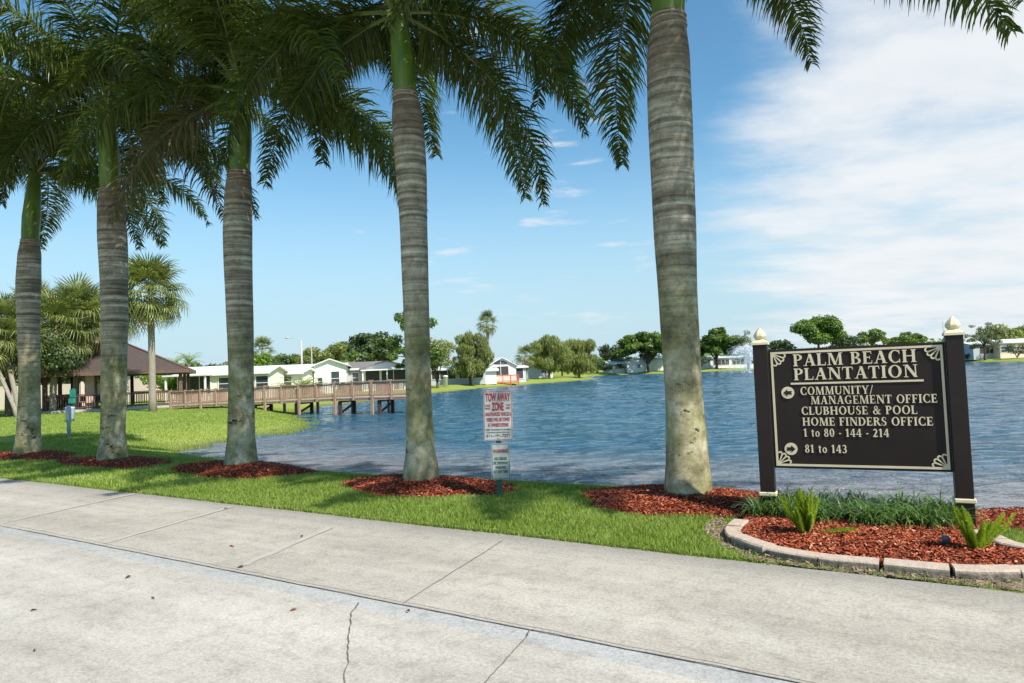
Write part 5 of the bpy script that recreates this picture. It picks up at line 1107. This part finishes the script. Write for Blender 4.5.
house(306,76,8,8.0,6,2.7,.5,M['w_blueshade'],M['roofw'],'home with wall coloured as bluish shade behind the clumping palm',[('f',-1.5,1.0,1.4,1.1),('f',1.0,.2,.9,2.0,'door')])  # shaded long side of the white home, shade put into the siding colour
house(330,70,12,3.2,9,2.95,.6,M['w_white'],M['roofw'],'bright white gabled home with one window facing the boardwalk',[('f',.5,.9,.8,1.4),('f',-1.0,1.0,.45,.7)],ridge='y')
house(358,78,4,5.6,6,2.6,.7,M['w_green'],M['roofg'],'grey green home with dark shingle roof left of the white porch',[('f',-.3,1.0,.7,1.1)])
house(387,76,10,5.4,7,2.55,.75,M['w_white'],M['roofg'],'white gabled porch house with dark screens left of the slender palm',[('f',-1.6,.9,1.5,1.5,'screen'),('f',.7,.9,2.6,1.5,'screen')],ridge='y',porch=(-2.6,2.6,1.3,2.3))
house(457,92,0,7.5,5,2.2,.3,M['w_grey'],M['roofw'],'low grey blue screened home behind the willowy tree trunk',[('f',-1.8,.9,3.2,1.2,'screen'),('f',1.9,.9,3.2,1.2,'screen')])
house(481,94,6,4.2,5,1.9,.25,M['w_white'],M['roofw'],'low plain white home between willowy tree and arched window house',[('f',-.6,.8,.8,.8)])
ah = house(502,100,12,4.2,8,2.5,1.15,M['w_white'],M['roofw'],'white gabled house with tall arched window above a red deck',[('f',-.2,1.15,2.3,1.25,'screen')],ridge='y')
m = MB(); fr = MB(); c0_ = (-.2, 2.62)
for k in range(4):
    a0, a1 = R(8+41*k), R(8+41*k+37); rr_ = 1.05; yk = .85
    m.prism([(c0_[0]+.12*math.cos((a0+a1)/2), c0_[1]+.06)]+[(c0_[0]+rr_*math.cos(a0+(a1-a0)*i/6), c0_[1]+rr_*yk*.75*math.sin(a0+(a1-a0)*i/6)) for i in range(7)], -.02, -.035, lambda x, y, z: (x, z, y))
m.build('arched_pane', M['glass'], ah)
house(518,102,12,2.4,6,2.3,.2,M['w_grey'],M['roofw'],'narrow grey blue porch wing right of the arched window house',[('f',0,.6,1.5,1.5,'screen')])
house(537,118,6,5.5,5,2.4,.4,M['w_white'],M['roofw'],'plain white home between the short palm and the willowy trees',[('f',1.2,1,.9,.9)])
house(620,172,0,7.0,6,2.6,.5,M['w_grey'],M['roofw'],'grey blue far home with dark window band beyond the point',[('f',-1.0,1.2,3.4,1.0),('f',2.4,1.0,1,1)])
house(636,170,0,4.2,6,2.7,.3,M['w_white'],M['roofw'],'small bright white far home left of the big spreading tree',[('f',.8,1.2,.8,.9)])
house(657,172,0,9.0,6,2.9,.5,M['w_white'],M['roofw'],'long white far home behind the big spreading tree',[('f',2.4,1.0,1,1)])
house(694,172,0,6.5,6,3.0,.3,M['w_peach'],M['roofw'],'cream far home right of the largest palm trunk',[('f',1.8,1.0,1,1)])
house(738,176,0,14,6,2.9,.4,M['w_white'],M['roofw'],'long white far home with dark porch screens beside the fountain',[('f',-4.2,1.0,4,1.3,'screen'),('f',.2,1.0,3.2,1.3,'screen'),('f',4.2,1.0,2.6,1.3,'screen')])
house(967,146,0,5.0,6,3.0,.3,M['w_peach'],M['roofw'],'peach far home just right of the sign post',[('f',.6,1.0,1.1,1.1)])
house(994,142,0,8.0,6,3.1,.5,M['w_grey'],M['roofw'],'grey far home with wide dark screened porch at the right',[('f',-.2,1.2,5.0,1.5,'screen')])
house(1021,140,0,8.0,6,3.3,.6,M['w_peach'],M['roofw'],'white and peach far home at the right edge of the photo',[('f',-2.6,1.3,2.4,1.2)])
house(150,72,-6,15,6,2.7,.6,M['w_peach'],M['roofw'],'peach walled home seen through the gazebo',[('f',-3.5,1.1,1.2,1.1),('f',3.2,1.1,1.2,1.1)])
house(78,66,4,9,6,2.8,.6,M['w_beige'],M['roofg'],'beige home behind the left side of the gazebo',[('f',.9,1.2,.7,1.1),('f',-2.5,1.2,.9,1.1)])
# beige board fence left of the gazebo
x, y = pd(30,60); fn = empty('board_fence', (x, y, gz(x, y)), R(4), 'beige board fence behind the leaning palm stems', 'fence')
for i in range(5): m = MB(); m.box(-6+i*2.6-.08,-6+i*2.6+.08,-.1,.06,-.2,2.15); m.build('post', M['w_peach'], fn)
m = MB()
for i in range(66): m.box(-6+i*.16,-6+i*.16+.145,.061,.085,0,2.0)
m.build('board_panel', M['w_beige'], fn)
# red deck by the arched window house
M['reddeck'] = simple('bright_red_stain', (.62,.13,.07), (.48,.09,.05), 4, .6)
x, y = pd(506,96); dk = empty('red_deck', (x, y, gz(x, y)-.1), R(10), 'bright red timber deck with railing at the shore', 'deck')
m = MB(); m.box(-1.7,1.8,-.1,1.9,.35,.5); m.build('platform', M['reddeck'], dk)
for a, b_ in (((-1.7,-.1,0),(1.8,-.1,0)),((1.8,-.1,0),(1.8,1.9,0)),((-1.7,-.1,0),(-1.7,1.9,0))): rail_panel(dk, a, b_, .5, .95, M['reddeck'], .11)
for x_ in (-1.6,-.5,.6,1.7): m = MB(); m.box(x_-.06,x_+.06,-.09,.03,-.3,1.45); m.build('post', M['reddeck'], dk)
# garden chairs, AC unit before houses left out of sight
# street lamp and utility poles
M['pole'] = simple('grey_concrete_pole', (.50,.49,.46), (.42,.41,.38), 4, .8)
x, y = pd(302,84); lp = empty('street_lamp', (x, y, gz(x, y)), 0, 'grey street lamp with curved arm above the white roofs', 'street lamp')
m = MB(); m.tube([(0,0,-.2),(0,0,3),(0,0,6.2)], [.14,.12,.09], 8); m.build('pole', M['pole'], lp, True)
m = MB(); m.tube([(0,0,6.1),(-.3,0,6.45),(-.9,0,6.6),(-1.5,0,6.62)], .035, 6); m.build('arm', M['pole'], lp, True)
m = MB(); m.tube([(-1.4,0,6.6),(-1.7,0,6.62),(-2.0,0,6.6)], [.06,.11,.05], 8); m.build('lamp_head', M['pole'], lp, True)
for px, d, h, lab in ((312,88,6.0,'thin grey utility pole right of the street lamp'),(948-2,190,10,'thin distant utility pole behind the right end of the sign')):
    x, y = pd(px, d); m = MB(); m.tube([(0,0,-.2),(0,0,h)], [.11,.07], 8); m.bar((-.5,0,h-.4),(.5,0,h-.4),.08); o = m.build('utility_pole', M['pole']); o.location = (x, y, gz(x, y)); tag(o, lab, 'pole')

# ------------------------------------------------------------------ fountain
def mat_spray():
    m, nt, b = newmat('fountain_water'); b.inputs['Base Color'].default_value = (.85,.88,.9,1); b.inputs['Roughness'].default_value = .3
    t = N(nt, 'ShaderNodeBsdfTransparent'); ms = N(nt, 'ShaderNodeMixShader'); geo = N(nt, 'ShaderNodeNewGeometry')
    f = math_(nt, 'MULTIPLY', noise(nt, geo.outputs['Position'], 2.0, 3), .55, True); nt.links.new(f, ms.inputs[0]); nt.links.new(t.outputs[0], ms.inputs[1]); nt.links.new(b.outputs[0], ms.inputs[2]); nt.links.new(ms.outputs[0], nt.nodes['Material Output'].inputs[0]); return m
M['spray'] = mat_spray()
x, y = pd(749,125); fo = empty('fountain', (x, y, WL), 0, 'white water fountain spraying in the lake left of the sign', 'fountain')
m = MB(); m.lathe([(.5,-.3),(.6,.05),(.55,.12),(.15,.16),(.12,.3)], 16); m.build('float', M['swhite'], fo, True)
rg = np.random.default_rng(4); n = 9000
az = rg.uniform(0, 2*PI, n); el = R(1)*rg.normal(79, 3.2, n); el = np.where(rg.random(n) < .3, R(89)-np.abs(rg.normal(0,.02,n)), el); v0 = rg.normal(9.4, .35, n); T_ = 2*v0*np.sin(el)/9.8; t = T_*rg.uniform(.02, 1, n)
rad_ = v0*np.cos(el)*t; C = np.stack([np.cos(az)*rad_, np.sin(az)*rad_, .2+v0*np.sin(el)*t-4.9*t*t], 1)+rg.normal(0,.05,(n,3)); C[:,2] = np.maximum(C[:,2], .05); C[:, 0] -= .12*t
s_ = rg.uniform(.03,.075,n)[:,None]; d1 = np.stack([np.cos(az)*v0*np.cos(el), np.sin(az)*v0*np.cos(el), v0*np.sin(el)-9.8*t],1)+rg.normal(0,.8,(n,3)); d1 /= np.linalg.norm(d1,axis=1)[:,None]; d1 *= 3.5; d2 = np.cross(d1, rg.normal(size=(n,3))); d2 /= np.linalg.norm(d2,axis=1)[:,None]
V = np.stack([C-d1*s_, C-d2*s_, C+d1*s_, C+d2*s_], 1).reshape(-1,3); link('spray', np_mesh('spray', V, np.arange(4*n).reshape(-1,4)), M['spray'], fo)
